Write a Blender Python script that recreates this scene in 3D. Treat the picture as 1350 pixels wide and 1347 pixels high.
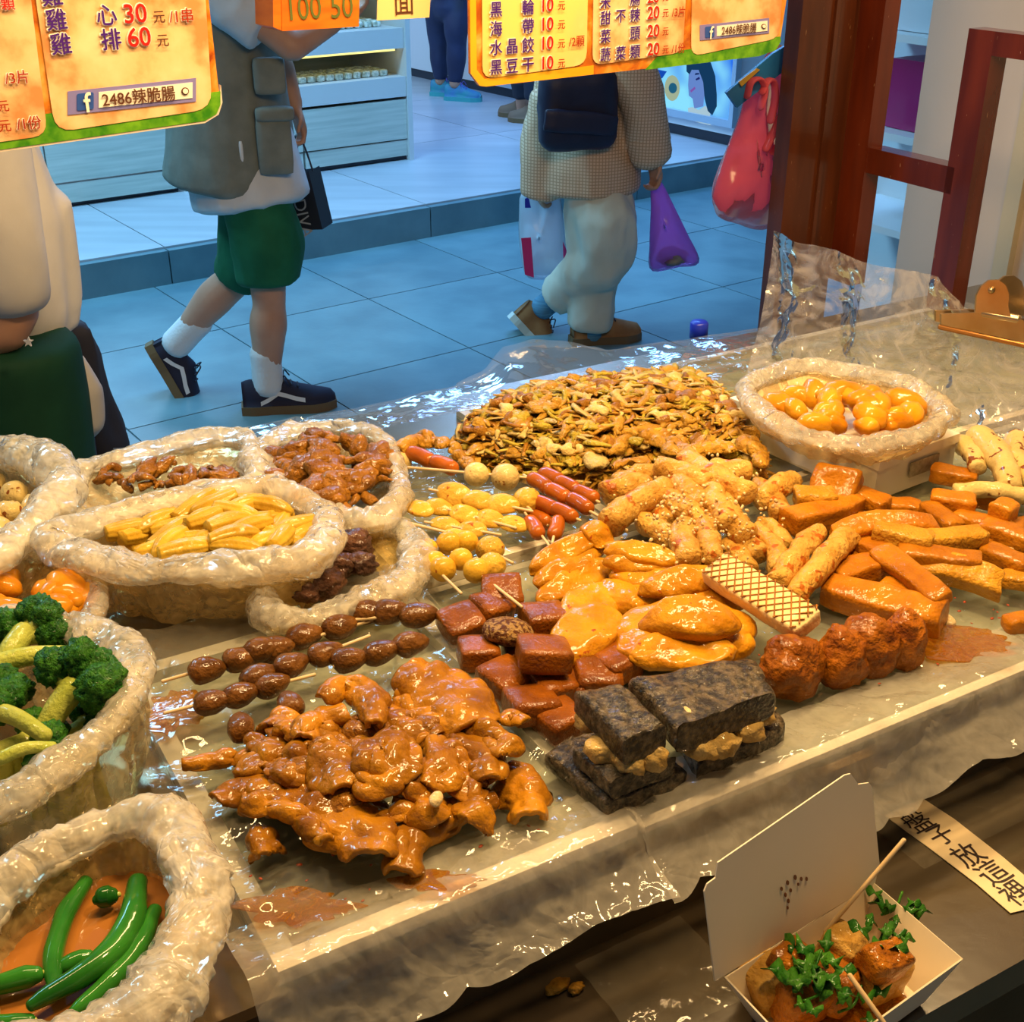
import bpy, bmesh, math, random
import numpy as np
from mathutils import Vector, Matrix, Euler

# ------------------------------------------------------------------ scene, camera, light
for o in list(bpy.data.objects):
    bpy.data.objects.remove(o, do_unlink=True)
SC = bpy.context.scene
COL = SC.collection
FPX, PITCH, CAMH = 1650.0, math.radians(27), 1.55
W, Hh = 1350.0, 1347.0
cam_d = bpy.data.cameras.new('camera')
cam = bpy.data.objects.new('camera', cam_d); COL.objects.link(cam)
cam_d.sensor_fit = 'HORIZONTAL'; cam_d.sensor_width = 36.0
cam_d.lens = 36.0 * FPX / W
cam_d.clip_start = 0.05; cam_d.clip_end = 60
cam.location = (0, 0, CAMH); cam.rotation_euler = (math.pi / 2 - PITCH, 0, 0)
SC.camera = cam
vs = SC.view_settings
vs.view_transform = 'Standard'; vs.look = 'None'; vs.gamma = 1.0; vs.use_curve_mapping = False
vs.exposure = 0.0
SC.display_settings.display_device = 'sRGB'
SC.cycles.transparent_max_bounces = 14

world = bpy.data.worlds.new('night_street'); SC.world = world
world.use_nodes = True
world.node_tree.nodes['Background'].inputs[0].default_value = (0.16, 0.34, 0.62, 1)
world.node_tree.nodes['Background'].inputs[1].default_value = 0.22

def ray(px, py):
    x = (px - W / 2) / FPX; yu = -(py - Hh / 2) / FPX
    c, s = math.cos(PITCH), math.sin(PITCH)
    return np.array([x, c + s * yu, -s + c * yu])
CAM = np.array([0, 0, CAMH])
def P(px, py, z):                       # pixel -> point on the level plane z
    d = ray(px, py); return CAM + d * ((z - CAMH) / d[2])
def PD(px, py, Y):                      # pixel -> point at forward distance Y
    d = ray(px, py); return CAM + d * (Y / d[1])
def PN(px, py, p0, n):                  # pixel -> point on a plane
    d = ray(px, py); n = np.asarray(n, float)
    return CAM + d * (np.dot(np.asarray(p0) - CAM, n) / np.dot(d, n))
def mpp(p):                             # metres per pixel at a point
    q = np.asarray(p) - CAM
    return (q[1] * math.cos(PITCH) - q[2] * math.sin(PITCH)) / FPX
# tray frame (u along the stall front, v towards the street)
TA = math.radians(30)
TU = np.array([math.cos(TA), math.sin(TA), 0]); TV = np.array([-math.sin(TA), math.cos(TA), 0])
TO = P(330, 1330, .9); TO[2] = 0
def T(u, v, z=0): return TO + TU * u + TV * v + np.array([0, 0, z])
def toT(p):
    q = np.asarray(p) - TO; return float(q @ TU), float(q @ TV)
# street frame (s along the street, t across it)
SA = math.radians(36)
SS = np.array([math.cos(SA), math.sin(SA), 0]); ST_ = np.array([-math.sin(SA), math.cos(SA), 0])
def S(s, t, z=0): return SS * s + ST_ * t + np.array([0, 0, z])
def toS(p): p = np.asarray(p); return float(p @ SS), float(p @ ST_)
def PV(px, py, v): return PN(px, py, T(0, v), TV)
def PU(px, py, u): return PN(px, py, T(u, 0), TU)

def area(name, loc, size, power, col, rot=(0, 0, 0), sy=None):
    l = bpy.data.lights.new(name, 'AREA'); l.energy = power; l.color = col
    l.shape = 'RECTANGLE'; l.size = size; l.size_y = sy or size
    o = bpy.data.objects.new(name, l); COL.objects.link(o); o.location = loc; o.rotation_euler = rot
    return o
WARM = (1.0, 0.66, 0.30)
area('stall_tube_lamp_offscreen', T(.25, .35, 2.05), .9, 15, WARM, (math.radians(8), 0, TA), .07)
area('stall_tube_lamp_offscreen', T(1.0, .45, 2.05), .9, 15, WARM, (math.radians(8), 0, TA), .07)
area('stall_bulb_offscreen', T(.55, -.05, 2.0), .14, 10, WARM, (math.radians(15), 0, TA), .14)
COOL = (0.42, 0.74, 1.0)
for i, s in enumerate((-.6, 1.6, 3.8)):
    area('street_lamp_offscreen', S(s, 4.6, 3.4), 1.5, (120, 100, 80)[i], ((.34, .76, 1.0), (.27, .64, 1.0), (.20, .52, 1.0))[i], (0, 0, SA), .9)
area('shop_ceiling_lamp_offscreen', S(2.2, 8.6, 3.1), 1.8, 105, (.50, .72, 1.0), (0, 0, SA), 1.8)
area('shop_ceiling_lamp_offscreen', S(4.6, 6.2, 3.1), 1.2, 70, (.22, .44, 1.0), (0, 0, SA), 1.2)

# ------------------------------------------------------------------ helpers
RNG = np.random.default_rng(7)
def tag(o, label=None, cat=None, group=None, kind=None):
    if label: o['label'] = label
    if cat: o['category'] = cat
    if group: o['group'] = group
    if kind: o['kind'] = kind
    return o
def mk(name, V, F, m=None, parent=None, smooth=True, loc=None, ang=None):
    V = np.asarray(V, float)
    if loc is None: loc = V.mean(0) if parent is None else np.zeros(3)
    loc = np.asarray(loc, float)
    me = bpy.data.meshes.new(name)
    base = loc
    if parent is not None: base = loc + np.array(parent.matrix_basis.translation if parent.parent is None else
                                                 (parent.parent.matrix_basis.translation + parent.matrix_basis.translation))
    me.from_pydata((V - base).tolist(), [], F if isinstance(F, list) else F.tolist())
    if m is not None: me.materials.append(m)
    if smooth: me.polygons.foreach_set('use_smooth', np.ones(len(me.polygons), bool))
    me.update()
    o = bpy.data.objects.new(name, me); COL.objects.link(o)
    o.location = loc
    if parent is not None: o.parent = parent
    if ang is not None and smooth:
        try: me.set_sharp_from_angle(angle=ang)
        except Exception: pass
    return o
def empty(name, loc):
    o = bpy.data.objects.new(name, None); COL.objects.link(o); o.location = loc; o.empty_display_size = .02
    return o
def copy_tree(o, parent=None):
    c = o.copy(); COL.objects.link(c); c.parent = parent
    for ch in o.children: copy_tree(ch, c)
    return c
def cat(parts):
    Vs, Fs, n = [], [], 0
    for V, F in parts:
        V = np.asarray(V, float)
        Vs.append(V); Fs += [[i + n for i in f] for f in (F if isinstance(F, list) else F.tolist())]; n += len(V)
    return np.vstack(Vs), Fs
# numpy value noise
def _h(i, j, k, s):
    n = (i * 374761393 + j * 668265263 + k * 2147483647 + s * 1274126177) & 0xFFFFFFFF
    n = ((n ^ (n >> 13)) * 1274126177) & 0xFFFFFFFF
    n = ((n ^ (n >> 16)) * 2246822519) & 0xFFFFFFFF
    return ((n ^ (n >> 15)) & 0xFFFF) / 32767.5 - 1.0
def vn(p, seed=0):
    p = np.asarray(p, float); i = np.floor(p).astype(np.int64); f = p - i; w = f * f * (3 - 2 * f)
    out = 0
    for a in (0, 1):
        for b in (0, 1):
            for c in (0, 1):
                wt = (w[:, 0] if a else 1 - w[:, 0]) * (w[:, 1] if b else 1 - w[:, 1]) * (w[:, 2] if c else 1 - w[:, 2])
                out = out + wt * _h(i[:, 0] + a, i[:, 1] + b, i[:, 2] + c, seed)
    return out
def fbm(p, seed=0, o=3):
    r = 0; a = 1.0; p = np.asarray(p, float)
    for k in range(o): r = r + a * vn(p, seed + k * 17); p = p * 2.03 + 5.1; a *= .5
    return r
def ridge(p, seed=0, o=2):
    r = 0; a = 1.0; p = np.asarray(p, float)
    for k in range(o): r = r + a * (1 - 2 * np.abs(vn(p, seed + k * 13))); p = p * 2.1 + 3.7; a *= .5
    return r
def rotm(rx=0, ry=0, rz=0): return np.array(Euler((rx, ry, rz)).to_matrix())
_ico = {}
def ico(n):
    if n not in _ico:
        bm = bmesh.new(); bmesh.ops.create_icosphere(bm, subdivisions=n, radius=1)
        bm.verts.ensure_lookup_table()
        _ico[n] = (np.array([v.co[:] for v in bm.verts]), np.array([[v.index for v in f.verts] for f in bm.faces])); bm.free()
    return _ico[n]
def blobg(rad, n=3, amp=.1, fr=2.0, seed=0, rg=0.0, rfr=3.0, bend=0.0):
    V, F = ico(n); r = np.asarray(rad, float)
    d = 1 + amp * fbm(V * fr + seed * 3.3, seed)
    if rg: d = d + rg * ridge(V * rfr + seed * 1.7, seed + 5)
    X = V * d[:, None] * r
    if bend: X = X.copy(); X[:, 2] += bend * (X[:, 0] / r[0]) ** 2 * r[2]
    return X, F
_cube = {}
def cubeg(n):
    if n not in _cube:
        bm = bmesh.new(); bmesh.ops.create_cube(bm, size=2)
        bmesh.ops.subdivide_edges(bm, edges=bm.edges[:], cuts=n, use_grid_fill=True)
        bm.verts.ensure_lookup_table()
        _cube[n] = (np.array([v.co[:] for v in bm.verts]), np.array([[v.index for v in f.verts] for f in bm.faces])); bm.free()
    return _cube[n]
def rbox(half, r, n=5, amp=0, fr=30, seed=0, bendx=0.0, taper=0.0):
    V, F = cubeg(n); h = np.asarray(half, float); r = min(r, h.min() * .98)
    p = V * h
    # push grid lines towards the edges so that the rounding has vertices
    q = np.clip(p, -(h - r), h - r); d = p - q; L = np.linalg.norm(d, axis=1); L[L == 0] = 1
    X = q + d / L[:, None] * r
    if taper: X[:, 1] *= 1 + taper * X[:, 0] / h[0]; X[:, 2] *= 1 + taper * .5 * X[:, 0] / h[0]
    if amp: X = X + amp * np.stack([fbm(X * fr + k * 9.1, seed + k, 2) for k in range(3)], 1)
    if bendx: X[:, 1] += bendx * ((X[:, 0] / h[0]) ** 2 - .4) * h[0]
    return X, F
def boxg(c, half, rz=0.0, M=None):
    V = np.array([[x, y, z] for x in (-1, 1) for y in (-1, 1) for z in (-1, 1)], float) * half
    F = [[0, 1, 3, 2], [4, 6, 7, 5], [0, 4, 5, 1], [2, 3, 7, 6], [0, 2, 6, 4], [1, 5, 7, 3]]
    R = rotm(0, 0, rz) if M is None else M
    return V @ R.T + np.asarray(c), F
def box8(bot, top):                     # two quads, same order -> hexahedron
    V = np.vstack([bot, top])
    return V, [[3, 2, 1, 0], [4, 5, 6, 7]] + [[i, (i + 1) % 4, 4 + (i + 1) % 4, 4 + i] for i in range(4)]
def tubeg(pts, rad, ns=10, flat=1.0, up=(0, 0, 1), cap=True, capr=.7):
    pts = np.asarray(pts, float); n = len(pts); rad = np.broadcast_to(np.asarray(rad, float), (n,)).copy()
    tg = np.gradient(pts, axis=0); tg /= np.linalg.norm(tg, axis=1)[:, None] + 1e-12
    if cap:                             # rounded ends
        ext_p, ext_r, ext_t = [], [], []
        for a in (80, 55, 28): ext_p.append(pts[0] - tg[0] * rad[0] * math.sin(math.radians(a)) * capr); ext_r.append(rad[0] * math.cos(math.radians(a))); ext_t.append(tg[0])
        ep, er, et = [], [], []
        for a in (28, 55, 80): ep.append(pts[-1] + tg[-1] * rad[-1] * math.sin(math.radians(a)) * capr); er.append(rad[-1] * math.cos(math.radians(a))); et.append(tg[-1])
        pts = np.vstack([ext_p, pts, ep]); rad = np.concatenate([ext_r, rad, er]); tg = np.vstack([ext_t, tg, et]); n = len(pts)
    up = np.asarray(up, float); V = []
    x = np.cross(up, tg[0])
    if np.linalg.norm(x) < 1e-3: x = np.cross(np.array([1, .3, 0]), tg[0])
    x /= np.linalg.norm(x)
    a = np.arange(ns) / ns * 2 * math.pi
    for i in range(n):
        x = x - tg[i] * (x @ tg[i]); x /= np.linalg.norm(x) + 1e-12
        y = np.cross(tg[i], x)
        V.append(pts[i] + rad[i] * (np.cos(a)[:, None] * x + flat * np.sin(a)[:, None] * y))
    V = np.vstack(V); F = []
    for i in range(n - 1):
        for k in range(ns):
            F.append([i * ns + k, i * ns + (k + 1) % ns, (i + 1) * ns + (k + 1) % ns, (i + 1) * ns + k])
    F.append([ns - 1 - k for k in range(ns)]); F.append([(n - 1) * ns + k for k in range(ns)])
    return V, F
def spline(pts, n=24):
    pts = np.asarray(pts, float); m = len(pts)
    if m == 2: t = np.linspace(0, 1, n)[:, None]; return pts[0] * (1 - t) + pts[1] * t
    Pp = np.vstack([2 * pts[0] - pts[1], pts, 2 * pts[-1] - pts[-2]]); out = []
    for t in np.linspace(0, m - 1 - 1e-9, n):
        i = int(t); f = t - i; a, b, c, d = Pp[i], Pp[i + 1], Pp[i + 2], Pp[i + 3]
        out.append(.5 * ((2 * b) + (c - a) * f + (2 * a - 5 * b + 4 * c - d) * f * f + (3 * b - a - 3 * c + d) * f ** 3))
    return np.array(out)
def loopspline(pts, n=72):
    pts = np.asarray(pts, float); m = len(pts); out = []
    for t in np.linspace(0, m, n, endpoint=False):
        i = int(t); f = t - i; a, b, c, d = (pts[(i + k) % m] for k in (-1, 0, 1, 2))
        out.append(.5 * ((2 * b) + (c - a) * f + (2 * a - 5 * b + 4 * c - d) * f * f + (3 * b - a - 3 * c + d) * f ** 3))
    return np.array(out)
def gridF(nu, nv, close=False):
    F = []
    for i in range(nu - 1):
        for j in range(nv if close else nv - 1): F.append([i * nv + j, (i + 1) * nv + j, (i + 1) * nv + (j + 1) % nv, i * nv + (j + 1) % nv])
    return F
def shell(G, th):                       # G (nu,nv,3) mid surface -> closed thick sheet
    nu, nv, _ = G.shape
    N = np.cross(np.gradient(G, axis=0), np.gradient(G, axis=1)); N /= np.linalg.norm(N, axis=2)[:, :, None] + 1e-12
    th = np.broadcast_to(np.asarray(th, float), (nu, nv))[:, :, None] / 2
    A = (G + N * th).reshape(-1, 3); B = (G - N * th).reshape(-1, 3); n = nu * nv
    F = gridF(nu, nv); F2 = [[n + i for i in reversed(f)] for f in F]
    ring = [i * nv for i in range(nu)] + [(nu - 1) * nv + j for j in range(1, nv)] + [i * nv + nv - 1 for i in range(nu - 2, -1, -1)] + [j for j in range(nv - 2, 0, -1)]
    E = [[ring[k], ring[(k + 1) % len(ring)], n + ring[(k + 1) % len(ring)], n + ring[k]] for k in range(len(ring))]
    return np.vstack([A, B]), F + F2 + [e[::-1] for e in E]
def prism(poly, vec):                   # polygon (n,3) extruded by vec
    A = np.asarray(poly, float); n = len(A); V = np.vstack([A, A + np.asarray(vec)])
    return V, [list(range(n - 1, -1, -1)), list(range(n, 2 * n))] + [[i, (i + 1) % n, n + (i + 1) % n, n + i] for i in range(n)]
def remesh(name, parts, vox, m, parent=None, smooth=4, loc=None, wr=0.0, wf=9.0):
    V, F = cat(parts)
    o = mk(name, V, F, m, parent, True, loc)
    md = o.modifiers.new('r', 'REMESH'); md.mode = 'VOXEL'; md.voxel_size = vox; md.use_smooth_shade = True
    if smooth: s = o.modifiers.new('s', 'SMOOTH'); s.factor = .5; s.iterations = smooth
    dg = bpy.context.evaluated_depsgraph_get()
    me = bpy.data.meshes.new_from_object(o.evaluated_get(dg))
    old = o.data; o.modifiers.clear(); o.data = me; bpy.data.meshes.remove(old)
    if wr:                              # cloth folds
        n = len(me.vertices); co = np.empty(n * 3); no = np.empty(n * 3); me.vertices.foreach_get('co', co); me.vertex_normals.foreach_get('vector', no); co = co.reshape(-1, 3); no = no.reshape(-1, 3)
        k = int(abs(co[0].sum() * 1000)) % 50; d = wr * (ridge(co * np.array([1, 1, .45]) * wf + k, k, 2) * .6 + .7 * fbm(co * np.array([1, 1, .6]) * wf * .6 + k, k + 3, 2))
        me.vertices.foreach_set('co', (co + no * d[:, None]).ravel()); me.update()
    if not me.materials: me.materials.append(m)
    me.polygons.foreach_set('use_smooth', np.ones(len(me.polygons), bool))
    return o
def puff(L, dvec, dep, seed=0, amp=.004, fr=(14, 14, 6), n=10):   # closed pillow over an outline loop
    c = L.mean(0); m = len(L); rows = []
    for sg, rr_ in ((1, np.linspace(.04, 1, n)), (-1, np.linspace(1, .04, n)[1:])):
        for r in rr_: rows.append(c + (L - c) * r + np.asarray(dvec) * sg * dep * (1 - r ** 3) * np.clip((L[:, 2:3].max() - (c + (L - c) * r)[:, 2:3]) / np.ptp(L[:, 2]) * 1.3 + .12, 0, 1))
    p = np.array(rows).reshape(-1, 3); p = p + np.asarray(dvec) * (amp * ridge(p * np.array(fr) + seed, seed, 2))[:, None]
    nr_ = len(rows); return p, gridF(nr_, m, True) + [list(range(m))[::-1], [(nr_ - 1) * m + k for k in range(m)]]

# ------------------------------------------------------------------ materials
def rgba(c): return (c[0], c[1], c[2], 1)
def newmat(name):
    m = bpy.data.materials.new(name); m.use_nodes = True; nt = m.node_tree; nt.nodes.clear()
    out = nt.nodes.new('ShaderNodeOutputMaterial'); return m, nt, out
def coords(nt, scale, stretch=(1, 1, 1), rnd=True):
    tc = nt.nodes.new('ShaderNodeTexCoord'); mp = nt.nodes.new('ShaderNodeMapping')
    mp.inputs['Scale'].default_value = [scale * s for s in stretch]
    nt.links.new(tc.outputs['Object'], mp.inputs['Vector'])
    if rnd:
        oi = nt.nodes.new('ShaderNodeObjectInfo'); mu = nt.nodes.new('ShaderNodeMath'); mu.operation = 'MULTIPLY'; mu.inputs[1].default_value = 37
        nt.links.new(oi.outputs['Random'], mu.inputs[0]); nt.links.new(mu.outputs[0], mp.inputs['Location'])
    return mp.outputs[0]
def mat(name, c1, c2=None, scale=20, rough=.5, spec=.5, coat=0.0, bump=0.0, bscale=None, metal=0.0, stretch=(1, 1, 1),
        detail=4, lo=.35, hi=.65, sss=0.0, c3=None, spots=None, trans=0.0, sheen=0.0, hue=0.0):
    m, nt, out = newmat(name); b = nt.nodes.new('ShaderNodeBsdfPrincipled'); L = nt.links
    b.inputs['Base Color'].default_value = rgba(c1); b.inputs['Roughness'].default_value = rough
    b.inputs['Specular IOR Level'].default_value = spec; b.inputs['Metallic'].default_value = metal
    b.inputs['Coat Weight'].default_value = coat; b.inputs['Coat Roughness'].default_value = .05
    if sheen: b.inputs['Sheen Weight'].default_value = sheen
    if trans: b.inputs['Transmission Weight'].default_value = trans
    if sss:
        b.inputs['Subsurface Weight'].default_value = sss; b.inputs['Subsurface Radius'].default_value = (.01, .005, .002); b.inputs['Subsurface Scale'].default_value = 1
    vec = None
    if c2 is not None or bump: vec = coords(nt, 1, stretch)
    col = None
    if c2 is not None:
        n = nt.nodes.new('ShaderNodeTexNoise'); n.inputs['Scale'].default_value = scale; n.inputs['Detail'].default_value = detail
        L.new(vec, n.inputs['Vector'])
        r = nt.nodes.new('ShaderNodeValToRGB'); r.color_ramp.elements[0].position = lo; r.color_ramp.elements[1].position = hi
        r.color_ramp.elements[0].color = rgba(c1); r.color_ramp.elements[1].color = rgba(c2)
        if c3: e = r.color_ramp.elements.new(min(1, hi + .18)); e.color = rgba(c3)
        L.new(n.outputs['Fac'], r.inputs['Fac']); col = r.outputs['Color']
    if spots:                           # (colour, scale, threshold)
        n2 = nt.nodes.new('ShaderNodeTexNoise'); n2.inputs['Scale'].default_value = spots[1]; n2.inputs['Detail'].default_value = 2
        if vec is None: vec = coords(nt, 1, stretch)
        L.new(vec, n2.inputs['Vector'])
        r2 = nt.nodes.new('ShaderNodeValToRGB'); r2.color_ramp.elements[0].position = spots[2]; r2.color_ramp.elements[1].position = spots[2] + .04
        L.new(n2.outputs['Fac'], r2.inputs['Fac'])
        mx = nt.nodes.new('ShaderNodeMixRGB'); mx.inputs[1].default_value = rgba(c1); mx.inputs[2].default_value = rgba(spots[0])
        if col: L.new(col, mx.inputs[1])
        L.new(r2.outputs['Color'], mx.inputs[0]); col = mx.outputs[0]
    if hue:
        if col is None:
            rg = nt.nodes.new('ShaderNodeRGB'); rg.outputs[0].default_value = rgba(c1); col = rg.outputs[0]
        oi = nt.nodes.new('ShaderNodeObjectInfo'); mr = nt.nodes.new('ShaderNodeMapRange'); mr.inputs['To Min'].default_value = 1 - hue; mr.inputs['To Max'].default_value = 1 + hue
        L.new(oi.outputs['Random'], mr.inputs[0]); hs = nt.nodes.new('ShaderNodeHueSaturation'); L.new(mr.outputs[0], hs.inputs['Value']); L.new(col, hs.inputs['Color']); col = hs.outputs[0]
    if col: L.new(col, b.inputs['Base Color'])
    if bump:
        n3 = nt.nodes.new('ShaderNodeTexNoise'); n3.inputs['Scale'].default_value = bscale or scale * 2; n3.inputs['Detail'].default_value = 5
        L.new(vec, n3.inputs['Vector']); bp = nt.nodes.new('ShaderNodeBump'); bp.inputs['Strength'].default_value = bump; bp.inputs['Distance'].default_value = .006
        L.new(n3.outputs['Fac'], bp.inputs['Height']); L.new(bp.outputs[0], b.inputs['Normal'])
        if coat:
            n4 = nt.nodes.new('ShaderNodeTexNoise'); n4.inputs['Scale'].default_value = (bscale or scale * 2) * .55; n4.inputs['Detail'].default_value = 3; L.new(vec, n4.inputs['Vector'])
            b4 = nt.nodes.new('ShaderNodeBump'); b4.inputs['Strength'].default_value = min(.5, bump * .55); b4.inputs['Distance'].default_value = .006; L.new(n4.outputs['Fac'], b4.inputs['Height']); L.new(b4.outputs[0], b.inputs['Coat Normal'])
    L.new(b.outputs[0], out.inputs[0]); return m
def film(name, tint=(1, 1, 1), milky=.12, milkcol=(.9, .85, .75), bump=.6, bscale=25, gloss=.10, stain=None, ior=1.45, fres=.6, tlm=.45, streak=0.0):
    m, nt, out = newmat(name); L = nt.links
    vec = coords(nt, 1, (1, 1, 1))
    n = nt.nodes.new('ShaderNodeTexNoise'); n.inputs['Scale'].default_value = bscale; n.inputs['Detail'].default_value = 3; n.inputs['Distortion'].default_value = 1.2
    L.new(vec, n.inputs['Vector'])
    vo = nt.nodes.new('ShaderNodeTexVoronoi'); vo.feature = 'DISTANCE_TO_EDGE'; vo.inputs['Scale'].default_value = bscale * .8; 
    wv = nt.nodes.new('ShaderNodeVectorMath'); wv.operation = 'MULTIPLY_ADD'; wv.inputs[1].default_value = (.05, .05, .05)
    L.new(n.outputs['Color'], wv.inputs[0]); L.new(vec, wv.inputs[2]); L.new(wv.outputs[0], vo.inputs['Vector'])
    sm = nt.nodes.new('ShaderNodeMath'); sm.operation = 'MINIMUM'; sm.inputs[1].default_value = .12; L.new(vo.outputs['Distance'], sm.inputs[0])
    ad = nt.nodes.new('ShaderNodeMath'); ad.operation = 'MULTIPLY_ADD'; ad.inputs[1].default_value = 2.5; L.new(sm.outputs[0], ad.inputs[0]); L.new(n.outputs['Fac'], ad.inputs[2])
    bp = nt.nodes.new('ShaderNodeBump'); bp.inputs['Strength'].default_value = bump; bp.inputs['Distance'].default_value = .006
    L.new(ad.outputs[0], bp.inputs['Height'])
    tr = nt.nodes.new('ShaderNodeBsdfTransparent'); tr.inputs[0].default_value = rgba(tint)
    df = nt.nodes.new('ShaderNodeBsdfDiffuse'); df.inputs[0].default_value = rgba(milkcol); L.new(bp.outputs[0], df.inputs['Normal'])
    tl = nt.nodes.new('ShaderNodeBsdfTranslucent'); tl.inputs[0].default_value = rgba(milkcol)
    m0 = nt.nodes.new('ShaderNodeMixShader'); m0.inputs[0].default_value = tlm; L.new(df.outputs[0], m0.inputs[1]); L.new(tl.outputs[0], m0.inputs[2])
    m1 = nt.nodes.new('ShaderNodeMixShader'); m1.inputs[0].default_value = milky; L.new(tr.outputs[0], m1.inputs[1]); L.new(m0.outputs[0], m1.inputs[2])
    if stain:                           # (colour, amount) patches of sauce on the film
        n2 = nt.nodes.new('ShaderNodeTexNoise'); n2.inputs['Scale'].default_value = 9; n2.inputs['Detail'].default_value = 4; L.new(vec, n2.inputs['Vector'])
        r = nt.nodes.new('ShaderNodeValToRGB'); r.color_ramp.elements[0].position = .50; r.color_ramp.elements[1].position = .74
        r.color_ramp.elements[0].color = rgba(milkcol); r.color_ramp.elements[1].color = rgba(stain[0]); L.new(n2.outputs['Fac'], r.inputs[0])
        L.new(r.outputs[0], df.inputs[0]); L.new(r.outputs[0], tl.inputs[0])
    if streak:                          # creased film is cloudier where layers gather
        n5 = nt.nodes.new('ShaderNodeTexNoise'); n5.inputs['Scale'].default_value = bscale * 2.2; n5.inputs['Detail'].default_value = 6; n5.inputs['Distortion'].default_value = 2.5; L.new(vec, n5.inputs['Vector'])
        r5 = nt.nodes.new('ShaderNodeMapRange'); r5.inputs['From Min'].default_value = .38; r5.inputs['From Max'].default_value = .66; r5.inputs['To Min'].default_value = milky * (1 - streak); r5.inputs['To Max'].default_value = min(.95, milky * (1 + 1.4 * streak))
        L.new(n5.outputs['Fac'], r5.inputs[0]); L.new(r5.outputs[0], m1.inputs[0])
    gl = nt.nodes.new('ShaderNodeBsdfGlossy'); gl.inputs['Roughness'].default_value = gloss; L.new(bp.outputs[0], gl.inputs['Normal'])
    fr = nt.nodes.new('ShaderNodeFresnel'); fr.inputs['IOR'].default_value = ior; L.new(bp.outputs[0], fr.inputs['Normal'])
    fm_ = nt.nodes.new('ShaderNodeMath'); fm_.operation = 'MULTIPLY'; fm_.inputs[1].default_value = fres; L.new(fr.outputs[0], fm_.inputs[0])
    m2 = nt.nodes.new('ShaderNodeMixShader'); L.new(fm_.outputs[0], m2.inputs[0]); L.new(m1.outputs[0], m2.inputs[1]); L.new(gl.outputs[0], m2.inputs[2])
    L.new(m2.outputs[0], out.inputs[0]); return m
def emit(name, c, s):
    m, nt, out = newmat(name); e = nt.nodes.new('ShaderNodeEmission'); e.inputs[0].default_value = rgba(c); e.inputs[1].default_value = s
    nt.links.new(e.outputs[0], out.inputs[0]); return m
# lettering
def text_mesh(txt, size, offset=0.0):
    cu = bpy.data.curves.new('t', 'FONT'); cu.body = txt; cu.size = size; cu.align_x = 'CENTER'; cu.align_y = 'CENTER'; cu.offset = offset
    cu.resolution_u = 3
    o = bpy.data.objects.new('t', cu); COL.objects.link(o)
    dg = bpy.context.evaluated_depsgraph_get(); me = bpy.data.meshes.new_from_object(o.evaluated_get(dg))
    V = np.array([v.co[:] for v in me.vertices]) if len(me.vertices) else np.zeros((0, 3)); F = [list(p.vertices) for p in me.polygons]
    bpy.data.objects.remove(o); bpy.data.curves.remove(cu); bpy.data.meshes.remove(me)
    if len(V): V = V - (V.max(0) + V.min(0)) / 2
    return V, F
# ------------------------------------------------------------------ the setting
M_tile = mat('street_tile', (.11, .21, .25), (.15, .27, .31), 5, .30, .5, bump=.05, bscale=60, hue=.05)
M_grout = mat('grout', (.06, .10, .12), rough=.8)
M_ptile = mat('shop_tile', (.40, .44, .48), (.49, .53, .57), 3, .28, .5, hue=.03, stretch=(.4, 3, 1))
M_white = mat('white_laminate', (.75, .78, .82), rough=.4)
M_dark = mat('dark_skirting', (.02, .025, .04), rough=.5)
fl = mk('floor', *boxg(S(1.5, 2.2, -.012), (6.5, 2.84, .008), SA), M_grout, None, False); tag(fl, 'blue-grey tiled street floor', kind='structure')
tw, tl = .645, .73
tm = None
for k in range(-6, 9):
    for j in range(-4, 2):
        t0 = 3.62 + tl * j; t1 = min(t0 + tl, 5.04)
        V, F = boxg((0, 0, 0), (tw / 2 - .003, (t1 - t0) / 2 - .003, .004), SA)
        c = S(1.79 + tw * (k + .5), (t0 + t1) / 2, 0) - np.array([0, 0, .004])
        tt = mk('tile', V + c, F, M_tile, fl, False, c - np.array(fl.location))
# raised shop floor
pf = mk('floor_shop', *boxg(S(3, 9.05, .068), (6, 3.99, .068), SA), M_grout, None, False); tag(pf, 'raised pale shop floor beyond the street', kind='structure')
for k in range(-2, 5):
    for j in range(5):
        t0, t1 = 5.06 + 1.3 * j, 5.06 + 1.3 * (j + 1)
        V, F = boxg((0, 0, 0), (.647, .647, .007), SA); c = S(1.87 + 1.3 * (k + .5), (t0 + t1) / 2, .143)
        mk('tile', V + c, F, M_ptile, pf, False, c - np.array(pf.location))
st = mk('trim_step', *boxg(S(3, 5.045, .066), (6, .012, .066), SA), M_grout, None, False); tag(st, 'kerb face of the raised shop floor', kind='structure')
for k in range(-2, 5):
    V, F = boxg((0, 0, 0), (.647, .02, .071), SA); c = S(1.87 + 1.3 * (k + .5), 5.04, .071)
    mk('tile', V + c, F, M_tile, st, False, c - np.array(st.location))
wb = mk('wall_back', *boxg(S(4, 11.4, 1.6), (6, .05, 1.45), SA), M_white, None, False); tag(wb, 'white back wall of the shop', kind='structure')
bb = mk('baseboard_back', *boxg(S(4, 11.33, .19), (6, .015, .04), SA), M_dark, None, False); tag(bb, 'dark skirting of the back wall', kind='structure')

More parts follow.
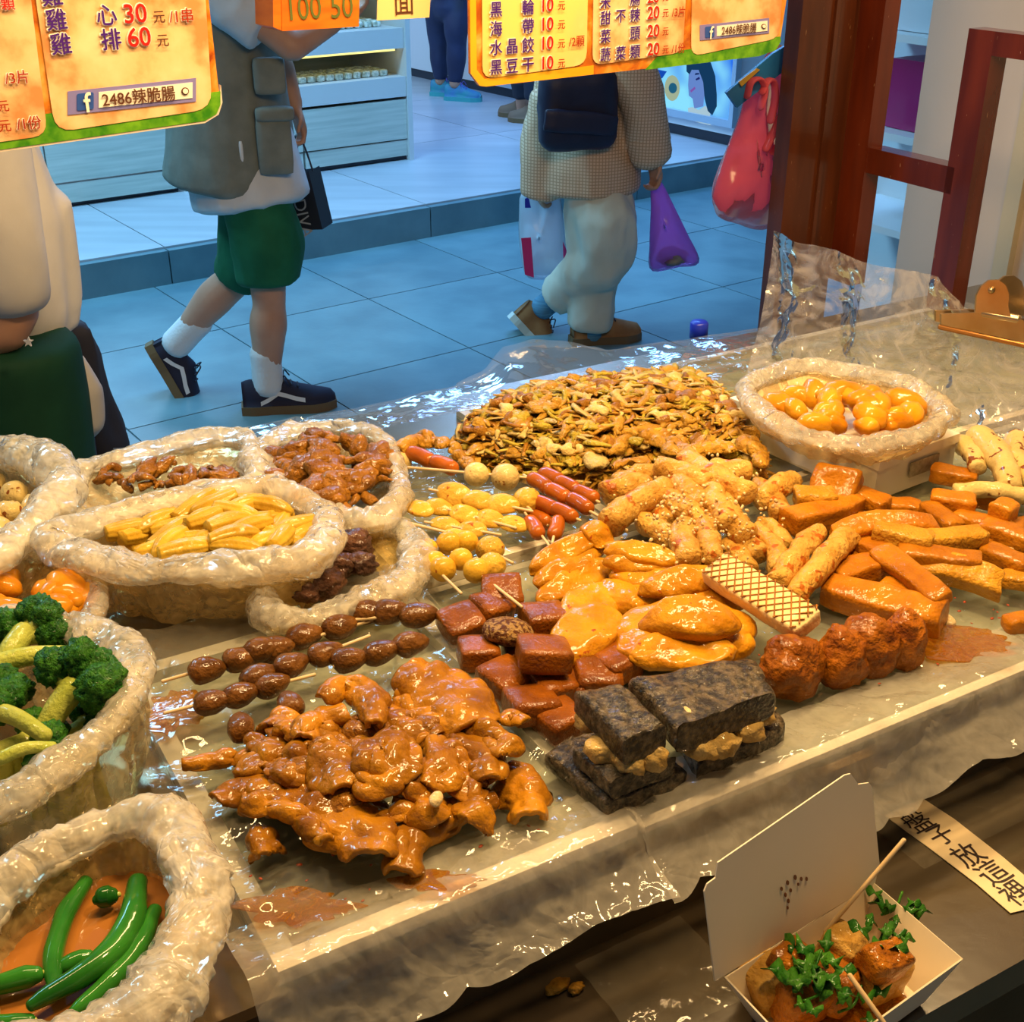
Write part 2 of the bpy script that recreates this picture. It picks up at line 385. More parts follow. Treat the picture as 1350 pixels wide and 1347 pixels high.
# display cabinet of the shop opposite
def wood(name, a, b, sc=3, stretch=(1, 1, 18), rough=.45, **k): return mat(name, a, b, sc, rough, .4, stretch=stretch, detail=5, lo=.3, hi=.7, **k)
M_panel = wood('pale_wood_panel', (.40, .46, .41), (.56, .60, .54))
M_ledge = mat('ledge_white', (.58, .60, .60), rough=.35)
M_glow = emit('cabinet_light', (1.0, .85, .25), 1.6)
CT = 5.98
def sx(px, py, z=.15): return toS(PN(px, py, S(0, CT), ST_))[0]
s0, s1, s2, s3 = sx(66, 250), sx(246, 250), sx(404, 228), sx(545, 210)
def sbox(name, sa, sb, ta, tb, za, zb, m, parent):
    return mk(name, *boxg(S((sa + sb) / 2, (ta + tb) / 2, (za + zb) / 2), (abs(sb - sa) / 2, abs(tb - ta) / 2, (zb - za) / 2), SA), m, parent, False)
def zc(px, py): return float(PN(px, py, S(0, CT), ST_)[2])
cb = empty('display_cabinet', S(s1, CT + .3, .15)); tag(cb, 'pale wooden display cabinet with lit snack trays on the raised shop floor', 'cabinet')
zl = zc(470, 130) 
sbox('kick', s1 + .02, s3 - .02, CT + .03, CT + .6, .15, .18, M_dark, cb)
zt = zl
for a, b in ((s1 + .02, s2 - .006), (s2 + .006, s3 - .03)):
    d = sbox('panel', a, b, CT + .005, CT + .03, .265, zt - .03, M_panel, cb)
    sbox('plinth', a, b, CT + .01, CT + .04, .175, .258, M_panel, cb)
sbox('back_board', s1, s3, CT + .60, CT + .62, .15, 1.45, M_panel, cb)
sbox('side_panel', s3 - .028, s3, CT - .01, CT + .62, .15, 1.45, M_ledge, cb)
sbox('side_panel', s1 - .01, s1 + .018, CT - .01, CT + .62, .15, 1.45, M_ledge, cb)
za, zb = zc(480, 98), zc(480, 60)
sbox('ledge', s1, s3 - .03, CT, CT + .45, zt - .015, za - .03, M_ledge, cb)
sbox('shelf', s1, s3 - .03, CT + .01, CT + .5, zb - .03, zb + .07, M_ledge, cb)
sbox('shelf', s1, s3 - .03, CT + .12, CT + .6, zb + .28, zb + .36, M_ledge, cb)
sbox('lamp_strip', s1 + .03, s3 - .06, CT + .05, CT + .09, zb - .045, zb - .031, M_glow, cb)
sbox('lamp_strip', s1 + .03, s3 - .06, CT + .15, CT + .19, zb + .255, zb + .275, M_glow, cb)
M_wrap = mat('wrapped_snack', (.75, .78, .70), (.30, .34, .25), 60, .2, .6, coat=.5)
r_ = np.random.default_rng(3)
for row, (z, tt0) in enumerate(((za - .03, CT + .05), (zb + .07, CT + .10))):
    for j in range(3):
        for i in range(15):
            sxx = s2 - .25 + i * (s3 - s2 + .15) / 15 + r_.uniform(-.001, .001) + .035
            V, F = rbox((.0225, .032, .018), .010, 3, .0012, 40, i + j * 20)
            c = S(sxx, tt0 + .05 + j * .078, z + .0175)
            o = mk('snack_pack', V @ rotm(0, 0, SA + r_.uniform(-.07, .07)).T + c, F, M_wrap)
            tag(o, 'small wrapped snack pack on a lit shelf of the pale display cabinet', 'snack pack', 'snack packs in the display cabinet')
c2 = empty('wood_cabinet', S(s0, CT + .3, .15)); tag(c2, 'low pale wood cabinet standing left of the lit display cabinet', 'cabinet')
sbox('kick', s0 - .9, s1 - .03, CT + .03, CT + .6, .15, .175, M_dark, c2)
for a, b in ((s0 - .9, s0 - .004), (s0 + .004, s1 - .02)):
    sbox('panel', a, b, CT - .005, CT + .03, .27, .95, M_panel, c2); sbox('plinth', a, b, CT, CT + .03, .172, .262, M_panel, c2)
sbox('top_board', s0 - .9, s1 - .02, CT - .02, CT + .6, .955, .99, M_ledge, c2)

# long white counter with light boxes, running back from the kerb
ca, cbp = P(622, 117, .15), P(957, 195, .15)
sc_ = (toS(ca)[0] + toS(cbp)[0]) / 2; t_a = toS(cbp)[1]
lc = empty('light_box_counter', S(sc_, t_a + 1, .15)); tag(lc, 'white shop counter clad with glowing blue advertising light boxes', 'counter')
sbox('body', sc_ + .02, sc_ + .6, t_a, 11.2, .21, 1.0, M_white, lc)
sbox('kick', sc_ + .03, sc_ + .55, t_a + .02, 11.2, .15, .21, M_dark, lc)
sbox('worktop', sc_ - .02, sc_ + .65, t_a - .03, 11.2, 1.0, 1.04, M_white, lc)
M_frame = mat('light_box_frame', (.45, .55, .65), rough=.3, metal=.4)
def lx(px, py): return PN(px, py, S(sc_, 0), SS)
q = [lx(850, 172), lx(962, 196), lx(962, 75), lx(850, 78)]
tA, tB = toS(lx(962, 190))[1], toS(lx(845, 165))[1]
zA, zB = .30, .92
fr = []
for (a, b, c, d) in ((tA - .03, tB + .03, zA - .04, zA), (tA - .03, tB + .03, zB, zB + .04), (tA - .03, tA, zA, zB), (tB, tB + .03, zA, zB)):
    fr.append(boxg(S(sc_ - .005, (a + b) / 2, (c + d) / 2), (.02, (b - a) / 2, (d - c) / 2), SA))
mk('light_box_frame', *cat(fr), M_frame, lc, False)
# printed advert: a gradient of blue light with a plain portrait, an eye and a logo
def advert():
    m, nt, out = newmat('advert_print'); L = nt.links
    tc = nt.nodes.new('ShaderNodeTexCoord'); n = nt.nodes.new('ShaderNodeTexNoise'); n.inputs['Scale'].default_value = 3
    L.new(tc.outputs['Object'], n.inputs['Vector']); r = nt.nodes.new('ShaderNodeValToRGB')
    r.color_ramp.elements[0].color = (.02, .16, .85, 1); r.color_ramp.elements[1].color = (.25, .75, 1, 1)
    r.color_ramp.elements[0].position = .4; r.color_ramp.elements[1].position = .62
    L.new(n.outputs['Fac'], r.inputs[0]); e = nt.nodes.new('ShaderNodeEmission'); e.inputs[1].default_value = 1.0
    L.new(r.outputs[0], e.inputs[0]); L.new(e.outputs[0], out.inputs[0]); return m
lp = mk('light_panel', *boxg(S(sc_ + .01, (tA + tB) / 2, (zA + zB) / 2), (.004, (tB - tA) / 2, (zB - zA) / 2), SA), advert(), lc, False)
def adpoly(name, pts, c, off, st=.7):
    V = [lx(*p) - SS * off for p in pts]; n = len(V)
    mk(name, np.array(V), [list(range(n))], emit(name + '_print', c, st), lp, False)
def ring(cx, cy, rx, ry, n=20): return [(cx + rx * math.cos(a), cy + ry * math.sin(a)) for a in np.linspace(0, 2 * math.pi, n, endpoint=False)]
adpoly('hair', [(906, 84), (912, 80), (925, 78), (938, 82), (944, 100), (946, 125), (946, 140), (940, 152), (934, 146), (930, 130), (928, 108), (922, 92), (913, 92), (910, 98), (906, 94)], (.01, .06, .16), .006)
adpoly('face', [(909, 94), (914, 92), (922, 92), (929, 108), (931, 122), (929, 128), (928, 140), (916, 143), (914, 130), (909, 126), (908, 112)], (.18, .34, .85), .005)
adpoly('shirt', [(908, 142), (914, 141), (922, 145), (931, 139), (937, 148), (938, 165), (924, 162), (908, 156)], (.55, .80, .95), .0055)
adpoly('eye_disc', ring(887, 116, 10, 17), (.50, .62, .42), .005); adpoly('eye_iris', ring(888, 116, 5.5, 7), (.02, .16, .30), .006)
adpoly('logo', [(852, 90), (858, 87), (863, 92), (870, 92), (880, 94), (874, 103), (866, 104), (860, 110), (854, 108)], (.01, .10, .65), .005)
adpoly('eyebrow', [(917, 99), (923, 98), (923, 96), (918, 96)], (.02, .05, .2), .0065); adpoly('eye', [(918, 104), (923, 101), (924, 104), (919, 106)], (.02, .03, .2), .0065)
adpoly('mouth', [(911, 119), (917, 114), (918, 117), (912, 122)], (.3, .12, .55), .0065)
for i, x in enumerate((870, 876, 882, 888)): adpoly('print_mark', [(x, 142 + i * .9), (x + 4.5, 143 + i * .9), (x + 4.5, 150 + i * .9), (x, 149 + i * .9)], (.03, .02, .55), .006)
for i, x in enumerate((898, 903, 907)): adpoly('print_mark', [(x, 148 + i), (x + 3, 148.6 + i), (x + 3, 153 + i), (x, 152.4 + i)], (.25, .1, .7), .006)
# stall woodwork on the right
M_brown = wood('stained_wood', (.034, .008, .0025), (.085, .020, .005), 5, (6, 6, .8), .28, coat=.35, spots=((.25, .14, .07), 90, .74))
M_brown2 = wood('red_stained_wood', (.050, .007, .0025), (.11, .017, .005), 5, (5, 5, .8), .25, coat=.4, spots=((.35, .22, .12), 70, .735))
PVV = 1.02
a0, a1 = toT(PV(1044, 155, PVV))[0], toT(PV(1112, 155, PVV))[0]
def tbox(name, ua, ub, va, vb, za, zb, m, parent=None):
    return mk(name, *boxg(T((ua + ub) / 2, (va + vb) / 2, (za + zb) / 2), (abs(ub - ua) / 2, abs(vb - va) / 2, (zb - za) / 2), TA), m, parent, False)
po = tbox('trim_post', a0, a1, PVV, PVV + .035, 0, 2.3, M_brown); tag(po, 'dark stained wooden post of the stall front', kind='structure')
for k in (.62,):
    u_ = a0 + (a1 - a0) * k; tbox('bead', u_ - .004, u_ + .004, PVV - .006, PVV + .005, 0, 2.3, M_brown, po)
tbox('groove', a1, a1 + .018, PVV + .01, PVV + .03, 0, 2.3, M_brown, po)
us = a1 + .018
uw = .034
# opened casement: stands at a right angle to the stall front
sa = empty('window_1', T(us, PVV, .9)); tag(sa, 'open red-brown wooden casement hinged on the post', kind='structure')
tbox('stile', us, us + uw, PVV - .045, PVV + .01, .905, 2.3, M_brown2, sa)
us2 = us + .004
vr = toT(PU(1262, 155, us2))[1]; vrn = toT(PU(1298, 155, us2 + uw))[1]
zr0, zr1 = float(PU(1190, 240, us2)[2]), float(PU(1190, 205, us2)[2])
ztop = float(PU(1268, 68, us2)[2]); ztp1 = float(PU(1268, 36, us2)[2])
tbox('rail', us2, us2 + uw, vr - .01, PVV - .045, zr0, zr1, M_brown2, sa)
tbox('stile', us2, us2 + uw, vr - .045, vr + .004, .905, ztp1, M_brown2, sa)
tbox('top_rail', us2, us2 + uw, vr - .62, vr - .045, ztop, ztp1, M_brown2, sa)
tbox('stile', us2, us2 + uw, vr - .665, vr - .62, .905, ztp1, M_brown2, sa)
# plastered side wall
M_wall = mat('side_wall_paint', (.50, .42, .36), (.55, .46, .40), 4, .55, .3)
uwall = us + .42
vend = toT(PU(1205, 180, uwall))[1]
wr = tbox('wall_right', uwall, uwall + .1, -1.2, vend, 0, 2.6, M_wall); tag(wr, 'plain beige side wall of the stall', kind='structure')
vtr = toT(PU(1330, 270, uwall))[1]
tr_ = tbox('trim_wall', uwall - .016, uwall, vtr - .035, vtr, 0, 2.6, mat('wall_trim', (.50, .43, .30), rough=.4)); tag(tr_, 'thin vertical moulding on the side wall', kind='structure')
# shelves of the next shop, between post and wall
M_shelf = mat('pale_shelf', (.70, .72, .74), rough=.35)
ush = uwall + 1.02; v_r = vend + .45
sh = empty('goods_rack', T(ush - .2, v_r + .3, 0)); tag(sh, 'pale blue-lit shop rack with goods glimpsed between the post and side wall', 'rack')
tbox('side_panel', ush, ush + .03, v_r - .02, v_r + .62, 0, 1.9, M_shelf, sh)
for i, z in enumerate((.62, .88, 1.14, 1.40, 1.66)):
    tbox('shelf', ush - .30, ush, v_r, v_r + .6, z, z + .02, M_shelf, sh)
rr = np.random.default_rng(5)
cols = [(.35, .01, .12), (.05, .15, .55), (.6, .65, .7), (.5, .3, .15), (.10, .35, .6), (.45, .02, .2)]
cm = [mat('carton_colour', c, rough=.3, coat=.3) for c in cols]
CN = ['dark red', 'deep blue', 'white', 'tan', 'sky blue', 'magenta']
for i, (z, zn) in enumerate(((.90, 'knee high'), (1.16, 'middle'), (1.42, 'upper'))):
    for j in range(3):
        h = (.14, .19, .12)[(i + j) % 3]; v0 = v_r + .02 + j * .195; ci = (i * 2 + j * 5 + 1) % 6
        V, F = rbox((.08, .085, h / 2), .006, 2)
        o = mk('carton', V @ rotm(0, 0, TA).T + T(ush - .16, v0 + .09, z + h / 2), F, cm[ci], None, True, ang=.5)
        tag(o, CN[ci] + ' carton on the ' + zn + ' shelf of the goods rack beyond the side wall', 'carton', 'cartons on the goods rack')

# unseen stall ceiling and rear wall, added for warm fill and reflections
ceil = tbox('ceiling', -1.3, uwall, -1.7, 1.15, 2.42, 2.47, mat('ceiling_bounce_paint', (.42, .36, .27), rough=.7)); tag(ceil, 'unseen cream ceiling of the stall added for warm fill light', kind='structure')
wrear = tbox('wall_rear_bounce', -1.3, uwall, -1.75, -1.7, 0, 2.42, mat('rear_bounce_paint', (.62, .52, .40), rough=.6)); tag(wrear, 'unseen rear wall of the stall added for warm reflections', kind='structure')
# ------------------------------------------------------------------ counter, trays, plastic film, bags
M_steel = mat('worn_steel', (.20, .15, .09), (.11, .085, .05), 4, .30, .5, metal=.75, bump=.03, bscale=150)
M_ledgewet = mat('wet_dark_worktop', (.060, .045, .030), (.10, .075, .045), 7, .22, .6, coat=.8, bump=.12, bscale=14)
Z0, ZL = .905, .80
ct = empty('food_counter', T(.5, .3, 0)); tag(ct, 'stainless steel stall counter with a low wet front ledge', 'counter')
tbox('cabinet', -.75, 1.66, -.12, .86, 0, ZL - .03, M_steel, ct)
tbox('front_ledge', -.75, 1.66, -.165, .86, ZL - .03, ZL, M_ledgewet, ct)
tbox('riser', -.75, 1.66, .012, .86, ZL, Z0 - .014, M_steel, ct)
tbox('lip', -.75, 1.66, 0.0, .875, Z0 - .014, Z0 - .004, mat('steel_lip', (.30, .24, .15), rough=.22, metal=.9), ct)
tbox('seam', -.75, 1.66, .008, .013, ZL + .03, ZL + .034, M_steel, ct)
# shallow white pans under the film
M_pan = mat('pale_pan', (.19, .22, .16), (.33, .35, .27), 6, .25, .5, coat=.3)
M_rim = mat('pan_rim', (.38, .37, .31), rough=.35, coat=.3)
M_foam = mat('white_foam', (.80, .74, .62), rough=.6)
def pan(ua, ub, va, vb, label, rim=.016, h=.016, z=Z0 - .004, par=None):
    e = empty('serving_pan', T((ua + ub) / 2, (va + vb) / 2, z)); tag(e, label, 'pan')
    tbox('base', ua, ub, va, vb, z, z + .004, M_pan, e)
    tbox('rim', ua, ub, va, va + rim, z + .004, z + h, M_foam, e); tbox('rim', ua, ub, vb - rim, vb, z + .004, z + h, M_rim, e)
    tbox('rim', ua, ua + rim, va + rim, vb - rim, z + .004, z + h, M_rim, e); tbox('rim', ub - rim, ub, va + rim, vb - rim, z + .004, z + h, M_rim, e)
    return e
pan(.022, .305, .004, .40, 'shallow white pan under the braised offal and heart skewers')
pan(.31, 1.50, .004, .40, 'long white pan under the tofu, fish cakes and gluten', .01, .010)
pan(.31, .56, .41, .66, 'white pan under the fish ball and sausage skewers', .012, .018)
pan(.57, 1.50, .41, .80, 'large white pan under the heap of shredded mushrooms', .012, .012)

M_film = film('clear_film', (.98, .97, .94), .10, (.90, .86, .72), .6, 16, .06, fres=1.0)
M_film2 = film('clear_film_front', (.97, .95, .92), .30, (1.0, .95, .84), .6, 16, .06, fres=1.0, streak=.08)
M_filmblue = film('clear_film_back', (.97, .98, 1.0), .14, (.70, .84, 1.0), .5, 10, .10, fres=.35)
# sheet lying over the pans and folded down over the front edge
def sheet(name, G, m, label, catn='plastic film', amp=.004, fr=25, seed=0, rid=.5, zmin=None):
    nu, nv, _ = G.shape; p = G.reshape(-1, 3)
    N = np.cross(np.gradient(G, axis=0), np.gradient(G, axis=1)).reshape(-1, 3); N /= np.linalg.norm(N, axis=1)[:, None] + 1e-9
    d = amp * (rid * ridge(p * fr + seed, seed, 3) + (1 - rid) * fbm(p * fr * .6 + seed, seed + 3))
    p = p + N * d[:, None]
    if zmin is not None: p[:, 2] = np.maximum(p[:, 2], zmin)     # the film rests on the pan
    o = mk(name, p, gridF(nu, nv), m); tag(o, label, catn); return o
def front_film(u0, u1, seed, lab, drop, depth=.05, nu=150):
    us_ = np.linspace(u0, u1, nu); rows = []
    prof = [(depth, .013), (.032, .016), (.016, .019), (.004, .022), (-.006, .019), (-.012, .006), (-.016, -.010), (-.02, -.022), (-.026, -.034), (-.034, -.044), (-.042, -.052)]
    prof = spline(np.array([(a, b, 0) for a, b in prof]), 26)
    for k, (v, z, _) in enumerate(prof):
        hang = max(0, (k - 11) / 14.0)
        w = vn(np.stack([us_ * 9, us_ * 0 + 3.1, us_ * 0], 1), seed) ; w2 = vn(np.stack([us_ * 26, us_ * 0, us_ * 0 + 7], 1), seed + 1)
        d = drop(us_)
        zz = Z0 + (z if z > 0 else 0) + (z if z < 0 else 0) * d * .62
        vv = v + hang * (-.010 * w - .012 * np.abs(w2)) + (0.006 * w if v > 0 else 0)
        vv = np.minimum(vv, -.004) if hang > 0 else vv
        rows.append(np.array([T(uu, v1, z1) for uu, v1, z1 in zip(us_, vv, np.broadcast_to(zz, us_.shape))]))
    return sheet('film_sheet', np.array(rows), M_film2, lab, amp=.0028, fr=42, seed=seed, rid=.7)
front_film(.0, .303, 3, 'crinkled clear film folded over the front rim below the braised offal', lambda u: .35 + .75 * np.clip(vn(np.stack([u * 7, u * 0, u * 0], 1), 9) + .5, 0, 1))
front_film(.30, 1.06, 8, 'crinkled clear film folded over the front rim below the black tofu', lambda u: .55 + .65 * np.clip(vn(np.stack([u * 6, u * 0, u * 0 + 2], 1), 4) + .4, 0, 1))
def flat_film(u0, u1, v0, v1, z, m, lab, seed, amp=.0045, n=(90, 90), fr=22):
    a, b = np.linspace(u0, u1, n[0]), np.linspace(v0, v1, n[1]); G = np.array([[T(x, y, z) for y in b] for x in a])
    return sheet('film_sheet', G, m, lab, amp=amp, fr=fr, seed=seed, zmin=z - min(.002, amp))
flat_film(.0, .315, .02, .44, Z0 + .0165, M_film, 'clear film laid over the offal pan', 21, .007, (130, 130), 26)
flat_film(.312, .575, .408, .68, Z0 + .0175, M_film, 'clear film laid over the fish ball pan', 22)
flat_film(.318, 1.5, .02, .405, Z0 + .0115, M_film, 'clear film laid over the long tofu pan', 23, n=(160, 60))
flat_film(.578, 1.5, .408, .785, Z0 + .0135, M_film, 'clear film laid over the mushroom pan', 24, n=(130, 60))
flat_film(-.02, .307, .402, .785, Z0 + .004, M_film, 'clear film laid beneath the food bags', 26)
# film standing up along the back edge: its top edge follows the photograph, on the plane v = .86
VB = .87
def back_film(top, u_list, lab, seed):
    top = np.array([PV(px, py, VB) for px, py in top]); tu = np.array([toT(p)[0] for p in top]); tz = top[:, 2]
    us_ = np.linspace(tu[0], tu[-1], 140); zt_ = np.interp(us_, tu, tz); rows = []
    for f in np.linspace(0, 1, 40):
        v = .788 + (VB - .788) * min(1, f * 1.15); 
        z = (Z0 + .012) + (zt_ - Z0 - .012) * f ** 1.5
        rows.append(np.array([T(uu, v, z1) for uu, z1 in zip(us_, z)]))
    return sheet('film_sheet', np.array(rows), M_filmblue, lab, amp=.006, fr=16, seed=seed, rid=.65, zmin=Z0 + .001)
back_film([(150, 592), (260, 575), (420, 545), (600, 508), (640, 490), (665, 458), (700, 447), (760, 452), (800, 462), (900, 447), (1000, 432), (1012, 430)], None, 'long clear film standing along the street edge of the counter', 31)
# tall film gathered in the clip, behind the bag on the foam box
FR0, FR1 = P(1004, 486, Z0 + .014), P(1352, 566, Z0 + .014)
FRd = (FR1 - FR0) / np.linalg.norm(FR1 - FR0); FRn = np.array([-FRd[1], FRd[0], 0.0])
def PF(px, py): return PN(px, py, FR0, FRn)
topR = np.array([PF(px, py) for px, py in [(1016, 306), (1070, 322), (1130, 342), (1195, 360), (1235, 366), (1262, 392), (1285, 414), (1330, 425), (1400, 436)]])
uR = np.array([(p - FR0) @ FRd for p in topR]); zR = topR[:, 2]
us_ = np.linspace(uR[0], uR[-1], 150); ztR = np.interp(us_, uR, zR); rows = []
for f in np.linspace(0, 1, 100):
    z = Z0 + .015 + (ztR - Z0 - .015) * f
    pl = .010 * np.sin(us_ * 48 + 3 * np.sin(us_ * 9) + f * 2) * (1 - .4 * f) - .035 * (1 - f) ** 3
    rows.append(np.array([FR0 + FRd * uu + FRn * p_ + np.array([0, 0, z1 - FR0[2]]) for uu, p_, z1 in zip(us_, pl, z)]))
M_filmR = film('clear_film_tall', (.97, .95, .94), .24, (.92, .86, .82), .6, 12, .06, fres=.8, streak=.5)
sheet('film_sheet', np.array(rows), M_filmR, 'tall clear film gathered up in the metal clip beside the wooden post', amp=.0065, fr=15, seed=41, rid=.85)

# foam box below the right-hand bag
zb0 = Z0 + .013
fbA, fbB, fbC = P(962, 524, zb0 + .05), P(1160, 609, zb0 + .05), P(1266, 571, zb0 + .05)
fbD = fbA + fbC - fbB
q = np.array([fbA, fbB, fbC, fbD]); ctr = q.mean(0)
qb = q.copy(); qb[:, 2] = zb0; q2 = ctr + (q - ctr) * .98
fb = empty('foam_box', (ctr[0], ctr[1], zb0)); tag(fb, 'white foam box under the bag of glossy orange pieces', 'box')
dnz = np.array([0, 0, .012])
mk('body', *box8(ctr * [1, 1, 0] + (qb - ctr * [1, 1, 0]) * [.985, .985, 1], q2 - dnz), M_foam, fb, False)
mk('lid', *box8(q - dnz * .95, q), M_foam, fb, False)
sd = (fbC - fbB); sd = sd / np.linalg.norm(sd)
lbp = fbB + sd * .055 - np.array([0, 0, .034]); nrm = np.array([sd[1], -sd[0], 0])
mk('printed_label', *box8(np.array([lbp, lbp + sd * .05, lbp + sd * .05 + nrm * .0015, lbp + nrm * .0015]), np.array([lbp, lbp + sd * .05, lbp + sd * .05 + nrm * .0015, lbp + nrm * .0015]) + np.array([0, 0, .018])), mat('printed_label', (.30, .26, .18), (.45, .40, .30), 200, .5), fb, False)

# bags: a rolled rim follows the outline, the wall falls to the tray, the inside falls to the content
def bag(px, zr, zin, label, m, roll=.013, seed=0, spread=1.0, zb=Z0 + .006, inset=.55, n=130, crn=.0032, rolls=None):
    L = loopspline(np.array([P(x, y, zr) for x, y in px]), n); c = L.mean(0)
    out = (L - c); out[:, 2] = 0; tg = np.roll(L, -1, 0) - np.roll(L, 1, 0); nr = np.stack([tg[:, 1], -tg[:, 0], 0 * tg[:, 0]], 1)
    nr /= np.linalg.norm(nr, axis=1)[:, None] + 1e-9
    if (nr * out).sum() < 0: nr = -nr
    an = np.arange(n) / n * 2 * math.pi
    rl = roll * (1 + .28 * vn(np.stack([np.cos(an) * 2, np.sin(an) * 2, an * 0], 1), seed + 2))
    rows = []
    for k, f in enumerate(np.linspace(0, 1, 16)):       # outer wall
        z = zb + (zr - rl * .6 - zb) * f
        bulge = math.sin(f * math.pi) * .005 - (1 - f) * .012 * (2 - spread)
        rows.append(np.column_stack([(L + nr * (bulge - .002)[..., None] if np.ndim(bulge) else L + nr * bulge)[:, :2], np.broadcast_to(z, (n,))]))
    for a in np.linspace(-150, 215, 24):                # rolled rim
        ar = math.radians(90 - a * 1.0)
        rq = rl * (1 + .13 * ridge(np.stack([np.cos(an) * 7 + seed, np.sin(an) * 7, an * 0 + a * .013], 1), seed + 21, 2))
        rows.append(np.column_stack([(L + nr * (rq * math.cos(math.radians(-a + 30)))[:, None])[:, :2], zr + rq * math.sin(math.radians(a - 30)) * .9]))
    rows = rows[:16] + rows[16:][::1]
    for f in np.linspace(.08, 1, 12):                   # inside
        sc = 1 - (1 - inset) * f ** 1.3
        p = c + (L - nr * rl[:, None] * .6 - c) * sc
        rows.append(np.column_stack([p[:, :2], zr - rl * .4 + (zin - zr) * f]))
    G = np.array(rows); nu = len(G); p = G.reshape(-1, 3)
    d = crn * .55 * np.stack([ridge(p * np.array([60, 60, 30]) + seed + k * 3.1, seed + k, 2) for k in range(3)], 1) + crn * 1.5 * np.stack([fbm(p * 17 + seed, seed + 7 + k, 2) for k in range(3)], 1)
    w_ = np.repeat(np.array([1.0] * 16 + [.25] * 24 + [.6] * 12), n); aa = np.tile(an, nu)
    pl = ridge(np.stack([np.cos(aa) * 9 + seed, np.sin(aa) * 9, p[:, 2] * 8], 1), seed + 11, 2)
    d[:, :2] += np.tile(nr[:, :2], (nu, 1)) * (pl * w_ * .0045)[:, None]
    p = p + d; p[:, 2] = np.maximum(p[:, 2], zb - .002)
    F = gridF(nu, n, True)
    o = mk('plastic_bag', p, F, m[0], None, True, np.array([c[0], c[1], zb])); o.data.materials.append(m[1])
    o.data.polygons.foreach_set('material_index', np.repeat(np.array([1] * 15 + [0] * 25 + [1] * 11), n)); tag(o, label, 'plastic bag'); return o, c, L
def bagmat(name, stain, milky=.34, mc=(.93, .82, .60), bs=34):
    return (film(name + '_rim', (1, .98, .94), min(.42, milky * .85), (1.0, .95, .80), 1.0, 20, .06, fres=.75, tlm=.12, streak=.22, stain=(tuple(.5 * a + .5 * b for a, b in zip(stain, (.98, .88, .66))), 1)),
            film(name + '_wall', (1, .90, .62), milky * .85, tuple(.7 * a + .3 * b for a, b in zip(stain, mc)), .9, 18, .06, fres=.7, tlm=.2, streak=.25, stain=(stain, 1)))
MB_corn = bagmat('bag_corn', (.92, .58, .12), .40, (.98, .90, .70)); MB_meat = bagmat('bag_meat', (.72, .42, .10), .38)
MB_org = bagmat('bag_organ', (.75, .48, .10), .34, (.90, .72, .38)); MB_broc = bagmat('bag_broccoli', (.80, .66, .34), .34, (.93, .85, .62))
MB_pep = bagmat('bag_pepper', (.80, .52, .16), .48, (.93, .76, .44)); MB_r = bagmat('bag_right', (.85, .50, .10), .30, (.93, .80, .58))
MB_l = bagmat('bag_left', (.85, .66, .36), .46, (.95, .86, .68))
B = {}
B['shred'] = bag([(84, 642), (140, 612), (215, 592), (285, 575), (322, 582), (334, 612), (330, 642), (250, 655), (150, 682), (98, 680)], Z0 + .055, Z0 + .03, 'plastic bag of brown shreds behind the baby corn bag', MB_l, .012, 1)
B['left'] = bag([(-110, 640), (-40, 600), (30, 602), (72, 628), (78, 660), (30, 705), (-50, 750), (-110, 720)], Z0 + .075, Z0 + .03, 'pale plastic bag with a thick rolled rim behind the orange pieces', MB_l, .020, 2)
B['chick'] = bag([(338, 592), (385, 570), (450, 566), (505, 585), (526, 622), (524, 660), (488, 684), (430, 670), (375, 645), (342, 620)], Z0 + .05, Z0 + .02, 'plastic bag of brown braised chicken pieces', MB_meat, .012, 3, zb=Z0 + .016)
B['corn'] = bag([(68, 715), (140, 692), (230, 668), (310, 648), (375, 656), (425, 684), (428, 716), (390, 742), (320, 752), (225, 757), (140, 744), (88, 730)], Z0 + .075, Z0 + .02, 'plastic bag brimming with yellow baby corn', MB_corn, .015, 4, zb=Z0 + .014)
B['organ'] = bag([(352, 795), (392, 752), (440, 715), (490, 696), (535, 702), (547, 742), (528, 776), (480, 796), (420, 815), (368, 820)], Z0 + .035, Z0 + .018, 'small crumpled plastic bag of dark liver pieces', MB_org, .014, 5, zb=Z0 + .016)
B['orange'] = bag([(-110, 790), (-40, 752), (40, 735), (105, 752), (128, 800), (100, 850), (20, 870), (-80, 850)], Z0 + .045, Z0 + .02, 'plastic bag of soft orange pieces behind the broccoli', MB_r, .010, 6)
B['brocc'] = bag([(-150, 905), (-90, 845), (20, 822), (105, 836), (160, 862), (172, 910), (135, 968), (55, 1025), (-40, 1058), (-130, 1010)], Z0 + .10, Z0 + .05, 'plastic bag full of green broccoli', MB_broc, .013, 7)
B['pep'] = bag([(-60, 1290), (-30, 1205), (50, 1140), (140, 1094), (212, 1094), (252, 1145), (255, 1215), (225, 1290), (170, 1345), (60, 1395), (-40, 1370)], Z0 + .085, Z0 + .02, 'plastic bag of green peppers in brown broth', MB_pep, .017, 8)
B['right'] = bag([(985, 515), (1030, 494), (1090, 488), (1160, 500), (1215, 522), (1246, 548), (1215, 574), (1150, 588), (1080, 582), (1015, 556)], Z0 + .095, Z0 + .07, 'plastic bag of glossy orange pieces on the foam box', MB_r, .013, 9, zb=Z0 + .066)
